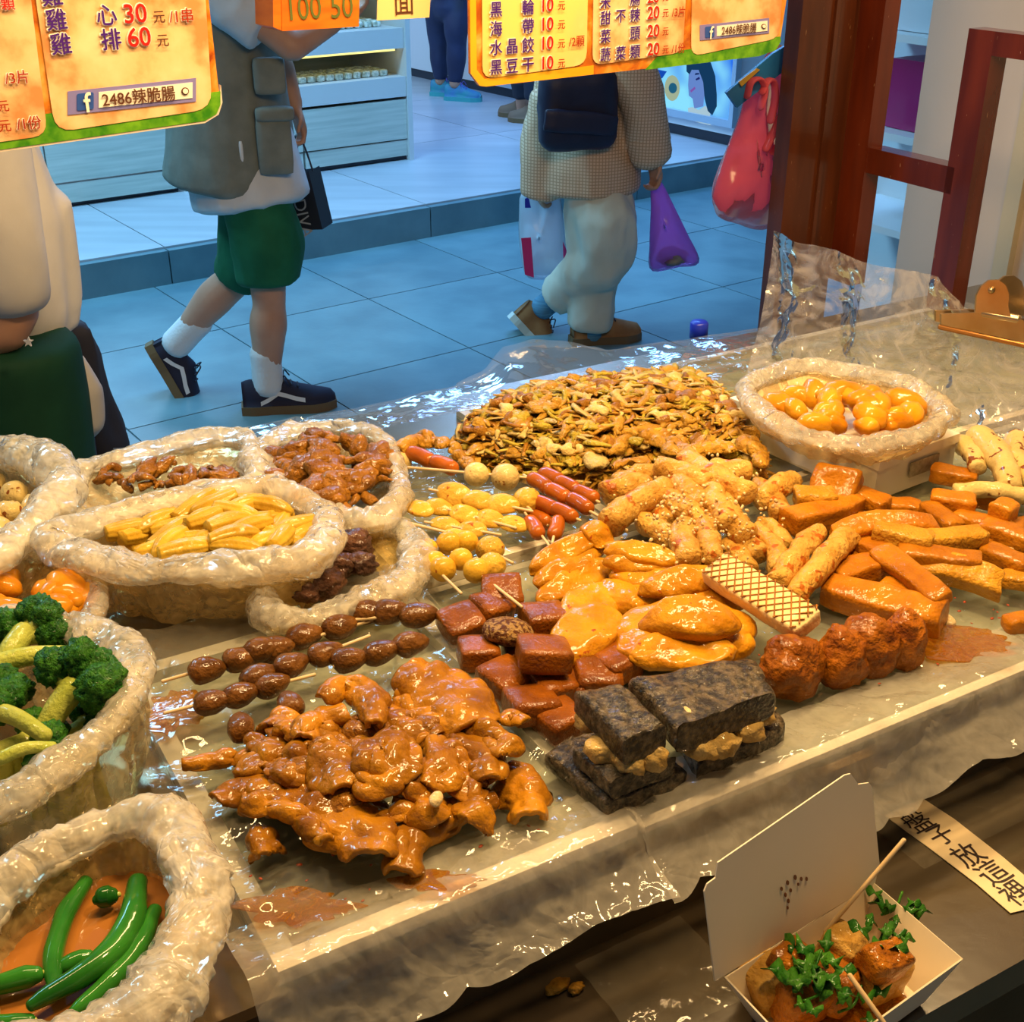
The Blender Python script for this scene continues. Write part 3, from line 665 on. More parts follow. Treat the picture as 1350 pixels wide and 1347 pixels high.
# brown broth in the pepper bag
Lp = B['pep'][2]; cp = B['pep'][1]; Lq = cp + (Lp - cp) * .86; Lq[:, 2] = Z0 + .058
mb, nt, out = newmat('broth'); b_ = nt.nodes.new('ShaderNodeBsdfPrincipled'); b_.inputs['Base Color'].default_value = (.42, .16, .03, 1); b_.inputs['Roughness'].default_value = .05; b_.inputs['Coat Weight'].default_value = .8
nt.links.new(b_.outputs[0], out.inputs[0])
Lq2 = cp + (Lp - cp) * .60; Lq2[:, 2] = Z0 + .03
V, F = prism(Lq2, (0, 0, .028)); V[len(Lq2):] = Lq; br = mk('broth', V, F, mb, None, False); tag(br, 'brown broth pooled inside the green pepper bag', 'broth')
# sauce spilled on the offal pan
M_sauce = film('sauce', (1, .78, .38), .42, (.46, .20, .015), .2, 30, .08, fres=.18, streak=.6)
for i, (cx, cy, rx, ry, lab) in enumerate([(235, 935, 42, 30, 'orange sauce pool beside the heart skewers'), (390, 1195, 75, 24, 'orange sauce pool before the offal heap'), (570, 1160, 60, 14, 'streak of sauce along the front film'), (1250, 850, 80, 20, 'thin oil pool by the orange strips')]):
    an = np.linspace(0, 2 * math.pi, 64, endpoint=False); rr_ = 1 + .35 * vn(np.stack([np.cos(an) * 1.6, np.sin(an) * 1.6, an * 0 + i], 1), i) + .28 * vn(np.stack([np.cos(an) * 4, np.sin(an) * 4, an * 0 + i], 1), i + 5)
    pts = np.array([P(cx + rx * math.cos(a) * r, cy + ry * math.sin(a) * r, Z0 + .0195) for a, r in zip(an, rr_)])
    o = mk('sauce_pool', *prism(pts, (0, 0, .0012)), M_sauce, None, False); tag(o, lab, 'sauce')
# bulldog clip
Z3_ = np.array([0, 0, 1.0])
M_clip = mat('clip_steel', (.50, .40, .26), (.36, .24, .10), 14, .28, .5, metal=.9)
YC = 0
def pc(px, py, off=0): return PF(px, py) - FRn * (.012 + off)
cl = empty('bulldog_clip', pc(1300, 440)); tag(cl, 'large worn steel bulldog clip gripping the tall film', 'clip')
jaw = np.array([pc(*p) for p in [(1243, 410), (1290, 408), (1350, 418), (1440, 440), (1440, 478), (1350, 447), (1243, 424)]])
mk('front_jaw', *prism(jaw, -TV * .003), M_clip, cl, False)
mk('back_jaw', *prism(jaw + TV * .010 + TU * .004, TV * .003), M_clip, cl, False)
mk('jaw_roll', *tubeg([pc(1243, 428, -.002), pc(1350, 451, -.002), pc(1440, 478, -.002)], .004, 8), mat('rusty_edge', (.40, .17, .04), rough=.35, metal=.6), cl)
def plate(off):
    pl = [(1288, 412), (1290, 385), (1296, 374), (1306, 366), (1318, 365), (1328, 372), (1332, 384), (1331, 400), (1336, 420)]
    return np.array([pc(px, py, off) for px, py in pl])
mk('grip_plate', *prism(plate(.0), -TV * .0025), M_clip, cl, False)
mk('grip_plate', *prism(plate(-.012) + TU * .026 - Z3_ * .002, TV * .0025), M_clip, cl, False)
V, F = blobg((.004, .004, .004), 2); mk('rivet', V + pc(1312, 379, .003), F, M_clip, cl)
mk('spring', *tubeg([pc(1300, 411, -.004), pc(1345, 419, -.004)], .006, 12), M_clip, cl)
# blue capped bottle behind the film
bp_ = PV(921, 440, VB + .04); 
bo = empty('bottle', (bp_[0], bp_[1], 0)); 
bz = float(PV(921, 426, VB + .04)[2])

# chilli flakes on the film
ps_ = []
rf = np.random.default_rng(12)
for i in range(130):
    x, y = (rf.uniform(230, 760), rf.uniform(1000, 1200)) if i % 2 else (rf.uniform(1000, 1340), rf.uniform(780, 900))
    c_ = P(x, y, Z0 + .02); u_, v_ = toT(c_)
    if v_ < .025 or u_ < .03 or v_ > .40: continue
    V, F = ico(1); ps_.append((V * [.0022, .0014, .0006] @ rotm(0, 0, rf.uniform(0, 3)).T * rf.uniform(.6, 1.3) + c_ - [0, 0, .001], F))
o = mk('chilli_flakes', *cat(ps_), mat('chilli', (.35, .05, .01), rough=.5)); tag(o, 'reddish chilli flakes scattered on the film of the front pans', 'chilli flakes', kind='stuff')
def lathe(c, prof, ns=20):
    a = np.linspace(0, 2 * math.pi, ns, endpoint=False); V = []
    for r, z in prof: V.append(np.column_stack([c[0] + r * np.cos(a), c[1] + r * np.sin(a), np.full(ns, z)]))
    V = np.vstack(V); n = len(prof); F = gridF(n, ns, True); F.append(list(range(ns))[::-1] if False else list(range(ns))); F.append([(n - 1) * ns + k for k in range(ns)][::-1])
    return V, F
bo.location = (bp_[0], bp_[1], bz - .20)
tag(bo, 'blue capped clear bottle behind the standing film', 'bottle')
z_ = bz - .2
sb = tbox('trim_shelf', toT(bp_)[0] - .25, toT(bp_)[0] + .25, VB + .006, VB + .1, z_ - .02, z_, M_steel); tag(sb, 'narrow steel shelf on the street side of the counter', kind='structure')
mk('body', *lathe(bp_, [(.022, z_), (.024, z_ + .01), (.024, z_ + .13), (.018, z_ + .16), (.012, z_ + .17), (.012, z_ + .18)]), film('bottle_plastic', (.85, .92, 1), .15, (.6, .75, .95), .1), bo)
mk('cap', *lathe(bp_, [(.0145, z_ + .176), (.0145, z_ + .2), (.012, z_ + .203)]), mat('blue_cap', (.01, .03, .55), rough=.35), bo)
# ------------------------------------------------------------------ food
def fm(name, c1, c2, scale=60, rough=.32, coat=.55, bump=.35, bs=160, **k):
    k.setdefault('hue', .14); g = lambda c: c
    keep = name.startswith(('pepper', 'broccoli', 'bamboo'))
    return mat(name, c1 if keep else g(c1), c2 if keep else g(c2), scale, rough + .15, .06, coat=min(.6, coat * .75), bump=min(1, bump * 1.9), bscale=bs * 1.5, **k)
F_off = fm('braised_offal', (.20,.070,.004), (.48,.20,.010), 28, .22, .8, .22, 110)
F_heart = fm('braised_heart', (.085,.030,.005), (.18,.070,.012), 60, .25, .7, .3, 140)
F_stick = mat('bamboo', (.60, .42, .20), (.70, .50, .26), 40, .5)
F_blood = fm('rice_blood_cake', (.16,.042,.003), (.29,.082,.005), 40, .22, .7, .25, 220)
F_ses = fm('sesame_cake', (.10, .03, .008), (.38, .22, .07), 260, .4, .3, .5, 300, lo=.45, hi=.55)
F_black = fm('black_tofu_crust', (.034,.027,.016), (.20,.15,.085), 150, .42, .7, 1.0, 320, lo=.42, hi=.66, hue=.05)
F_inside = fm('tofu_inside', (.45, .26, .06), (.62, .42, .14), 60, .35, .5, .5, 90)
F_temp = fm('fish_cake', (.44,.170,.006), (.62,.275,.012), 38, .22, .75, .25, 90, spots=((.32, .06, .008), 120, .70))
F_slice = fm('fish_cake_slice', (.56,.31,.03), (.70,.42,.06), 45, .3, .5, .2, 120, spots=((.40, .10, .01), 150, .68))
F_ball = fm('yellow_ball', (.58,.31,.02), (.70,.40,.035), 50, .28, .6, .15, 120, spots=((.35, .10, .01), 120, .70))
F_wball = fm('white_ball', (.66,.46,.16), (.75,.56,.24), 45, .3, .5, .2, 120, spots=((.35, .14, .03), 110, .69))
F_saus = fm('red_sausage', (.30,.066,.004), (.42,.105,.007), 30, .18, .8, .08, 60)
F_squid = fm('scored_cake', (.78, .56, .24), (.82, .64, .32), 40, .35, .4, .2, 120)
F_score = fm('score_line', (.32, .12, .02), (.45, .18, .03), 90, .4, .3)
F_glut = fm('wheat_gluten', (.20,.05,.004), (.40,.125,.008), 55, .35, .5, .9, 110)
F_strip = fm('braised_strip', (.36,.115,.005), (.54,.20,.009), 30, .24, .65, .25, 130)
F_strip2 = fm('ridged_strip', (.50,.21,.012), (.62,.31,.03), 30, .3, .5, .4, 150)
F_roll = fm('sauced_roll', (.50,.24,.035), (.64,.37,.08), 50, .3, .5, .4, 130, spots=((.42, .11, .01), 60, .62))
F_white = fm('pale_braised_stem', (.62,.45,.15), (.70,.54,.22), 30, .3, .5, .2, 90, spots=((.22, .06, .01), 85, .62))
F_skin = fm('tofu_skin', (.32,.14,.010), (.52,.27,.03), 40, .3, .5, .7, 100)
F_mush = [fm('mushroom_shred_brown', (.36,.18,.018), (.54,.30,.04), 60, .35, .45, .4), fm('mushroom_shred_pale', (.56,.40,.14), (.64,.48,.18), 60, .35, .4, .3),
          fm('mushroom_shred_olive', (.34,.25,.02), (.48,.35,.045), 60, .35, .45, .4), fm('mushroom_shred_dark', (.22,.085,.008), (.34,.15,.014), 60, .35, .45, .4)]
F_corn = fm('baby_corn', (.50,.28,.02), (.62,.38,.035), 40, .32, .5, .15, 90, hue=.10)
F_chick = fm('braised_chicken', (.18,.065,.006), (.36,.15,.014), 45, .26, .65, .5, 110)
F_liver = fm('braised_liver', (.055, .025, .014), (.14, .06, .03), 50, .3, .6, .6, 120)
F_org = fm('orange_piece', (.60,.21,.006), (.72,.31,.012), 30, .18, .8, .15, 60)
F_garlic = fm('garlic_bit', (.60,.42,.18), (.70,.54,.28), 60, .35, .5, .2)
F_green = fm('pepper_skin', (.012, .10, .010), (.035, .22, .02), 20, .12, .9, .08, 40)
F_bstem = fm('broccoli_stem', (.36, .42, .06), (.52, .54, .12), 30, .3, .5, .2)
F_bhead = fm('broccoli_head', (.012, .09, .010), (.06, .22, .02), 160, .45, .3, 1.0, 350)

GL = {}
def put(name, V, F, m, c, rz=0, tilt=(0, 0), label=None, catn=None, group=None, parent=None, ang=None, clampz=None):
    V = V @ rotm(tilt[0], tilt[1], rz).T + np.asarray(c)
    if clampz is not None:
        lo = V[:, 2].min()
        if lo < clampz: V = V + np.array([0, 0, min(clampz - lo, .02)])
    o = mk(name, V, F, m, parent, True, None, ang)
    if label: tag(o, label, catn, group)
    return o
def seg(x1, y1, x2, y2, z):
    a, b = P(x1, y1, z), P(x2, y2, z); d = b - a; return (a + b) / 2, float(np.linalg.norm(d)), math.atan2(d[1], d[0])
ZS = Z0 + .018                          # film on the left pans
ZR = Z0 + .013                          # film on the right pans

# skewers of braised hearts
def skewer(name, stick, pieces, z, label, catn, pm, shape, group, sr=.0016):
    a, b = P(*stick[0], z), P(*stick[1], z)
    e = empty(name, (a + b) / 2); tag(e, label, catn, group)
    mk('stick', *tubeg([a, b], sr, 6), F_stick, e)
    d = b - a; rz = math.atan2(d[1], d[0])
    for i, (px, py, *r) in enumerate(pieces):
        c = P(px, py, z); V, F, m = shape(c, r, i)
        V = V @ rotm(RNG.uniform(-.3, .3), RNG.uniform(-.1, .1), rz + RNG.uniform(-.12, .12)).T + c
        mk(pm, V, F, m, e)
    return e
def heart(c, r, i):
    k = mpp(c); V, F = blobg((26 * k, 18 * k, 16 * k), 3, .07, 1.6, int(RNG.integers(999)), .03, 2.5)
    V[:, 1:] *= (1 - .22 * (V[:, 0] / (23 * k)))[:, None]; return V, F, F_heart
zh = ZS + .012
HS = [(((214, 898), (502, 814)), [(273, 883), (320, 869), (364, 855), (402, 838), (449, 826)], .0, 'end bare on the pan, five hearts'),
      (((455, 818), (605, 804)), [(486, 806), (514, 806), (552, 811)], .004, 'against the liver bag'),
      (((217, 940), (415, 889)), [(280, 925), (318, 915), (359, 903)], .002, 'its end in the sauce pool, three hearts'),
      (((320, 902), (487, 838)), [(340, 891), (384, 876), (429, 861)], .006, 'between the two longer ones'),
      (((440, 878), (560, 842)), [(461, 869), (503, 859), (542, 848)], .004, 'half under the offal heap')]
for stick, pcs, dz, lab in HS:
    skewer('heart_skewer', stick, pcs, zh + dz, 'bamboo skewer of brown hearts, ' + lab, 'skewer', 'heart', heart, 'heart skewers')
for x, y, l in ((317, 957, 'dark bean shaped heart lying loose by the offal'), (382, 928, 'loose braised heart propped against the offal heap'), (345, 856, 'loose heart on top of the longest skewer')):
    c = P(x, y, zh + .004); V, F, m = heart(c, [], 0); put('braised_heart', V, F, m, c, RNG.uniform(0, 3), label=l, catn='heart')

# braised offal: folded ribbons and bent tubes
def ribbon(pts, w, th=.005, curl=1.0, seed=0, zc=0, ruf=.004, n=(56, 22)):
    C = spline(pts, n[0]); tg = np.gradient(C, axis=0); tg /= np.linalg.norm(tg, axis=1)[:, None]
    side = np.cross(tg, [0, 0, 1]); side /= np.linalg.norm(side, axis=1)[:, None] + 1e-9; up = np.cross(side, tg)
    f = np.linspace(0, 1, n[0]); wv = w * (.36 + .64 * np.sin(np.clip(f, .01, .99) * math.pi) ** .5) * (1 + .22 * vn(np.stack([f * 4, f * 0 + seed, f * 0], 1), seed))
    a = np.linspace(-1, 1, n[1]); G = np.zeros((n[0], n[1], 3))
    ph = curl * math.pi / 2
    for j, aj in enumerate(a):
        if curl > .05: x = np.sin(aj * ph) / ph; y = (np.cos(aj * ph) - 1) / ph
        else: x, y = aj, 0
        G[:, j] = C + side * (wv * x)[:, None] + up * (wv * y)[:, None]
    p = G.reshape(-1, 3); N = np.cross(np.gradient(G, axis=0), np.gradient(G, axis=1)).reshape(-1, 3); N /= np.linalg.norm(N, axis=1)[:, None] + 1e-9
    d = ruf * (ridge(p * 48 + seed, seed, 2) + .9 * fbm(p * 38 + seed, seed + 4))
    return shell((p + N * d[:, None]).reshape(n[0], n[1], 3), th)
OL = 'folded glossy orange-brown braised offal piece in the front heap'
def off_rib(pp, wpx, dz, curl, seed, lab=None, m=None, ruf=.0035):
    pts = [P(x, y, ZS + .012 + dz + (h[0] if h else 0)) for x, y, *h in pp]; k = mpp(pts[0])
    V, F = ribbon(pts, wpx * k * 1.6, .0045, curl * .68, seed, 0, ruf * .95)
    V[:, 2] = np.maximum(V[:, 2], ZS + .001)
    o = mk('braised_offal', V, F, m or F_off); tag(o, lab or OL, 'offal', 'braised offal heap'); return o
off_rib([(525, 1140), (540, 1092), (590, 1058), (650, 1040)], 32, .006, 1.5, 1, 'thick C-shaped braised offal strip at the foot of the heap')
off_rib([(668, 1002), (690, 1030), (700, 1068)], 34, .006, 1.5, 2, 'plump folded offal piece set apart next to the black tofu')
off_rib([(540, 872), (585, 898), (625, 948)], 42, .030, .9, 3, 'wide ruffled offal sheet leaning over the heap')
off_rib([(420, 912), (455, 890), (490, 905), (492, 950)], 22, .038, 1.7, 4, 'curled ridged offal tube on top of the heap')
off_rib([(400, 965), (415, 940), (455, 930)], 24, .032, 1.5, 5)
off_rib([(240, 1003), (290, 994), (340, 985), (356, 965)], 15, .004, 1.5, 6, 'narrow offal strip reaching out towards the broccoli bag')
off_rib([(285, 1050), (320, 1030), (360, 1035)], 26, .008, 1.2, 7)
off_rib([(320, 1055), (375, 1060), (415, 1080), (432, 1105)], 17, .020, 1.6, 8, 'slim curved offal band lying across the heap front')
off_rib([(340, 1085), (352, 1120)], 24, .004, 1.5, 9)
off_rib([(375, 1010), (430, 1040), (480, 1085), (485, 1120)], 36, .018, 1.0, 10, 'broad offal sheet falling down the heap front')
off_rib([(425, 975), (450, 1005), (460, 1030)], 30, .032, 1.0, 11)
off_rib([(475, 985), (510, 990), (520, 955)], 30, .040, .8, 12, 'upright pointed offal flap in the middle of the heap')
off_rib([(470, 1010), (500, 1020), (535, 995)], 22, .036, 1.4, 13)
off_rib([(600, 960), (640, 985), (645, 1020)], 24, .022, 1.1, 14)
off_rib([(610, 930), (655, 965), (665, 990)], 22, .026, 1.2, 15)
off_rib([(560, 1030), (585, 1000), (575, 970)], 28, .024, 1.1, 16)
off_rib([(490, 1070), (530, 1060), (545, 1045)], 16, .014, 1.4, 17)
off_rib([(610, 1075), (640, 1052)], 26, .012, 1.2, 18)
off_rib([(655, 945), (675, 938), (692, 948)], 12, .012, 1.5, 19, 'small dark offal scrap beside the red-brown cakes')
off_rib([(530, 905), (560, 930), (600, 960)], 26, .020, 1.0, 20)
off_rib([(500, 925), (530, 950), (560, 975)], 28, .018, 1.0, 21)
off_rib([(390, 1010), (370, 1030), (350, 1050)], 22, .012, 1.2, 22)
for i in range(60):
    x, y = RNG.uniform(320, 660), RNG.uniform(915, 1090)
    if (x - 490) ** 2 / 165 ** 2 + (y - 1000) ** 2 / 85 ** 2 > 1: continue
    h = .022 * max(0, 1 - (x - 490) ** 2 / 190 ** 2 - (y - 990) ** 2 / 100 ** 2); a = RNG.uniform(0, 6.28); l = RNG.uniform(22, 42)
    off_rib([(x - l * math.cos(a), y - .6 * l * math.sin(a)), (x + RNG.uniform(-8, 8), y + RNG.uniform(-6, 6), .006), (x + l * math.cos(a), y + .6 * l * math.sin(a))], RNG.uniform(15, 26), h, RNG.uniform(.8, 1.7), 40 + i, None if i % 4 else 'darker brown braised offal scrap in the front heap', F_off if i % 4 else F_chick)
for x, y, l in ((575, 1053, 'garlic clove on the C-shaped offal strip'), (905, 938, 'garlic clove on the larger black tofu'), (1250, 818, 'garlic clove lying by the orange strips'), (1325, 728, 'garlic clove between the braised strips')):
    c = P(x, y, {1053: ZS + .036, 938: ZR + .062, 818: ZR + .006, 728: ZR + .02}[y]); k = mpp(c)
    put('garlic_clove', *blobg((14 * k, 9 * k, 7 * k), 3, .1, 1.5, x), F_garlic, c, RNG.uniform(0, 3), label=l, catn='garlic')

# fish balls, slices and sausages on skewers
zf = ZS + .016
def ball(m, ):
    def f(c, r, i):
        k = mpp(c); q = (r[0] if r else 16) * k; V, F = blobg((q, q, q * .95), 3, .03, 1.5, i * 7 + int(c[0] * 999) % 90); return V, F, m
    return f
def saus(c, r, i):
    k = mpp(c); l = (r[0] if r else 20) * k; V, F = tubeg(spline([(-l * .7, 0, 0), (0, l * .06, 0), (l * .7, 0, 0)], 9), 10.5 * k, 14, capr=1); return V, F, F_saus
def slc(c, r, i):
    k = mpp(c); a = (r[0] if r else 22) * k; V, F = blobg((a, a * .62, a * .26), 3, .05, 1.4, i * 5 + int(c[1] * 777) % 60, bend=-.5); return V @ rotm(.5, 0, 0).T, F, F_slice
def flute(c, r, i):
    k = mpp(c); a = 19 * k; V, F = blobg((a, a, a * .9), 4, .02, 1.2, 3); V[:, 1] += .06 * a * np.sin(V[:, 0] / a * 26); V[:, 2] += .05 * a * np.sin(V[:, 0] / a * 26); return V, F, F_slice
SK = 'skewers in the fish ball pan'
skewer('fish_ball_skewer', ((538, 616), (700, 630)), [(628, 625, 17), (666, 629, 19)], zf + .018, 'skewer of two large pale fish balls', 'skewer', 'fish_ball', ball(F_wball), SK)
e = skewer('sausage_skewer', ((500, 581), (600, 622)), [(555, 602, 22), (585, 613, 20)], zf + .014, 'skewer of two red sausages in front of the tofu skin', 'skewer', 'sausage', saus, SK)
skewer('fish_ball_skewer', ((520, 612), (545, 604)), [(528, 609, 15)], zf + .004, 'single pale fish ball on a skewer beside the chicken bag', 'skewer', 'fish_ball', ball(F_wball), SK)
skewer('sausage_skewer', ((690, 626), (798, 685)), [(712, 637, 20), (735, 650, 20), (764, 664, 22)], zf + .016, 'skewer of three red sausages nearest the mushroom heap', 'skewer', 'sausage', saus, SK)
skewer('sausage_skewer', ((715, 622), (790, 662)), [(727, 629, 18), (748, 640, 18), (772, 652, 18)], zf + .012, 'skewer of three red sausages half behind the upper row', 'skewer', 'sausage', saus, SK)
skewer('sausage_skewer', ((695, 655), (765, 686)), [(719, 666, 18), (743, 676, 20)], zf + .010, 'skewer of two red sausages with its tip at the fish cakes', 'skewer', 'sausage', saus, SK)
skewer('sausage_skewer', ((692, 676), (726, 722)), [(704, 695, 24)], zf + .006, 'long single red sausage on a stick pointing at the red-brown cakes', 'skewer', 'sausage', saus, SK)
skewer('sausage_skewer', ((736, 680), (728, 716)), [(733, 696, 20)], zf + .004, 'single short red sausage on a stick by the curled fish cake', 'skewer', 'sausage', saus, SK)
skewer('sausage_skewer', ((700, 678), (722, 692)), [(713, 684, 14)], zf - .002, 'small red sausage tucked under the other sausages', 'skewer', 'sausage', saus, SK)
skewer('fish_cake_skewer', ((566, 645), (702, 674)), [(598, 651, 27), (630, 658, 25), (661, 664, 25)], zf + .016, 'skewer of three broad yellow fish cake slices', 'skewer', 'fish_cake_slice', slc, SK)
skewer('fish_cake_skewer', ((548, 660), (680, 696)), [(553, 670, 22), (578, 668, 22), (612, 677, 24), (644, 683, 24), (676, 690, 22)], zf + .006, 'skewer of five yellow fish cake slices', 'skewer', 'fish_cake_slice', slc, SK)
skewer('fish_cake_skewer', ((560, 688), (660, 705)), [(587, 690, 22), (621, 697, 22), (600, 706, 20)], zf, 'skewer of small yellow slices behind the yellow balls', 'skewer', 'fish_cake_slice', slc, SK)
skewer('fish_cake_skewer', ((690, 664), (700, 672)), [(694, 660, 19)], zf + .010, 'ribbed yellow fish cake on the end of a skewer', 'skewer', 'fish_cake', flute, SK)
skewer('fish_ball_skewer', ((538, 689), (602, 705)), [(564, 722, 13), (592, 716, 17), (615, 714, 16)], zf + .004, 'skewer of three yellow balls behind the front pairs', 'skewer', 'fish_ball', ball(F_ball), SK)
skewer('fish_ball_skewer', ((560, 735), (608, 782)), [(573, 741, 16), (584, 750, 18)], zf + .004, 'skewer of two touching yellow balls by the liver bag', 'skewer', 'fish_ball', ball(F_ball), SK)
skewer('fish_ball_skewer', ((596, 728), (688, 800)), [(608, 737, 16), (628, 752, 18)], zf + .008, 'skewer of two yellow balls with a long stick over the red-brown cakes', 'skewer', 'fish_ball', ball(F_ball), SK)
skewer('fish_cake_skewer', ((630, 718), (676, 742)), [(646, 724, 17), (648, 746, 17)], zf, 'skewer of two ribbed yellow cakes at the pan edge', 'skewer', 'fish_cake', flute, SK)

# tofu skin at the left end of the mushroom heap
for i, (a, b, cc, w, l) in enumerate([((525, 590), (560, 568), (590, 585), 22, 'rough brown tofu skin behind the sausages'), ((595, 585), (612, 600), (622, 612), 15, 'small brown tofu skin scrap beside the pale fish balls')]):
    pts = [P(*q, zf + .02) for q in (a, b, cc)]; V, F = ribbon(pts, w * mpp(pts[0]), .007, 1.0, 70 + i, 0, .004); o = mk('tofu_skin', V, F, F_skin); tag(o, l, 'tofu skin')

# red-brown rice cakes
def cake(x, y, s, dz, rz, tilt=(0, 0), lab=None, hh=.011, m=None, asp=1.0):
    c = P(x, y, ZR + hh + dz); k = mpp(c)
    V, F = rbox((s * k, s * k * asp, hh), .004, 4, .0012, 45, x)
    return put('rice_cake', V, F, m or F_blood, c, rz, tilt, lab or 'square red-brown rice cake in the pile beside the offal pan', 'rice cake', 'red-brown rice cakes')
for a in [(608, 822, 27, .006, .5, (.2, -.1)), (631, 861, 27, .004, .2, (-.1, .1)), (666, 895, 31, .002, .75, (.1, .05)), (662, 782, 27, .008, .1, (.3, 0)), (648, 803, 25, .004, .7, (.1, .2)),
          (718, 816, 29, .008, .3, (-.1, .1)), (701, 930, 33, .004, .35, (-.15, .12)), (738, 950, 30, 0, .6, (0, 0)), (729, 906, 28, 0, .4, (0, .1)), (788, 892, 31, .002, .1, (.1, .1)), (814, 875, 27, .004, .6, (0, 0)), (690, 858, 26, -.004, .3), (760, 905, 24, -.004, .9), (690, 905, 26, -.004, .2), (745, 870, 26, -.003, .5)]:
    cake(*a)
cake(717, 862, 34, .024, .12, (-.18, .15), 'large square rice cake lying on top of the pile')
c = P(670, 832, ZR + .028); k = mpp(c); V, F = blobg((34 * k, 34 * k, .012), 4, .06, 1.6, 5, .02); put('sesame_cake', V, F, F_ses, c, 0, (-.25, .1), 'round dark cake with a seeded face among the rice cakes', 'cake')

# oval fish cakes
def oval(x1, y1, x2, y2, wpx, dz, tilt=0, bend=-.3, lab=None, th=.008, seed=0, m=None, amp=.10):
    c, L_, rz = seg(x1, y1, x2, y2, ZR + .012 + dz); k = mpp(c)
    V, F = blobg((L_ / 2 * 1.06, wpx * k * 1.18, th), 4, amp, 1.3, seed + x1, .012, 3.0, bend)
    V[:, 2] = th * .9 * np.tanh(2.0 * V[:, 2] / th) + .0034 * fbm(V * 50 + x1, x1, 3)
    return put('fish_cake', V, F, m or F_temp, c, rz, (tilt, 0), lab or 'oval glossy orange fish cake in the stack behind the rice cakes', 'fish cake', 'oval fish cakes', clampz=ZR)
oval(702, 748, 792, 703, 15, .020, .5); oval(708, 768, 800, 714, 17, .012, .5, seed=2); oval(714, 790, 806, 742, 19, .004, .45, seed=3)
oval(768, 690, 802, 712, 16, .026, .2, -1.6, 'curled orange fish cake tip beside the sausages')
oval(740, 866, 806, 800, 34, .014, .15, -.4, 'folded pale-edged fish cake beside the large rice cake', .012, 4); oval(748, 842, 800, 772, 30, .004, .2, seed=5, th=.012)
oval(800, 722, 896, 738, 15, .030, .35, seed=6); oval(798, 738, 894, 746, 16, .022, .35, seed=7); oval(808, 752, 905, 768, 24, .014, .3, seed=8); oval(795, 768, 840, 800, 20, .006, .2, seed=9)
oval(850, 775, 950, 758, 20, .024, .45, seed=10); oval(885, 776, 985, 790, 18, .014, .3, seed=11)
oval(810, 838, 990, 820, 52, .012, .10, -.2, 'widest orange fish cake under the folded one', .011, 12, None, .06)
oval(848, 812, 975, 818, 30, .036, .30, -.7, 'fish cake folded over on top of the widest one', .012, 13)
oval(835, 862, 965, 855, 28, .018, .30, -.2, 'thin fish cake peeping out under the folded one', .007, 14)
oval(820, 835, 862, 872, 22, .016, .2, seed=15); oval(925, 860, 992, 838, 22, .010, .2, seed=16); oval(880, 745, 935, 760, 20, .008, .2, seed=17); oval(830, 800, 870, 775, 22, .006, .1, seed=18)

# scored pale cake
c, L_, rz = seg(940, 752, 1068, 822, ZR + .045); k = mpp(c)
V, F = rbox((L_ / 2, 26 * k, .010), .005, 8, .001, 40, 3)
sq = empty('scored_cake', c); tag(sq, 'pale rectangular cake scored with a criss-cross grid', 'cake')
R_ = rotm(.32, .06, rz)
mk('body', V @ R_.T + c, F, F_squid, sq)
for sgn in (1, -1):
    for t in np.linspace(-1.15, 1.15, 15):
        a0_, a1_ = np.array([t * L_ / 2 - sgn * 22 * k, -25 * k, .0102]), np.array([t * L_ / 2 + sgn * 22 * k, 25 * k, .0102])
        lim = L_ / 2 - .003; 
        if min(a0_[0], a1_[0]) > lim or max(a0_[0], a1_[0]) < -lim: continue
        d = a1_ - a0_
        ts = np.clip(sorted([(-lim - a0_[0]) / d[0], (lim - a0_[0]) / d[0]]), 0, 1); p0, p1 = a0_ + d * ts[0], a0_ + d * ts[1]
        if np.linalg.norm(p1 - p0) < .004: continue
        mk('score_line', *(lambda VF: (VF[0] @ R_.T + c, VF[1]))(tubeg([p0, p1], .0008, 5)), F_score, sq)

# wheat gluten lumps
for x, y, rx, s, l in ((1042, 880, 44, 1, 'largest brown wheat gluten lump touching the black tofu'), (1108, 868, 36, 2, 'middle brown wheat gluten lump'), (1146, 852, 38, 3, 'brown wheat gluten lump joined to the split one'), (1192, 846, 30, 4, 'split frayed wheat gluten lump near the carrot-coloured strips')):
    c = P(x, y, ZR + .022); k = mpp(c); V, F = blobg((rx * k, rx * k * .95, .028), 4, .16, 1.8, s * 11, .07, 3.2); put('wheat_gluten', V, F, F_glut, c, s, label=l, catn='gluten')

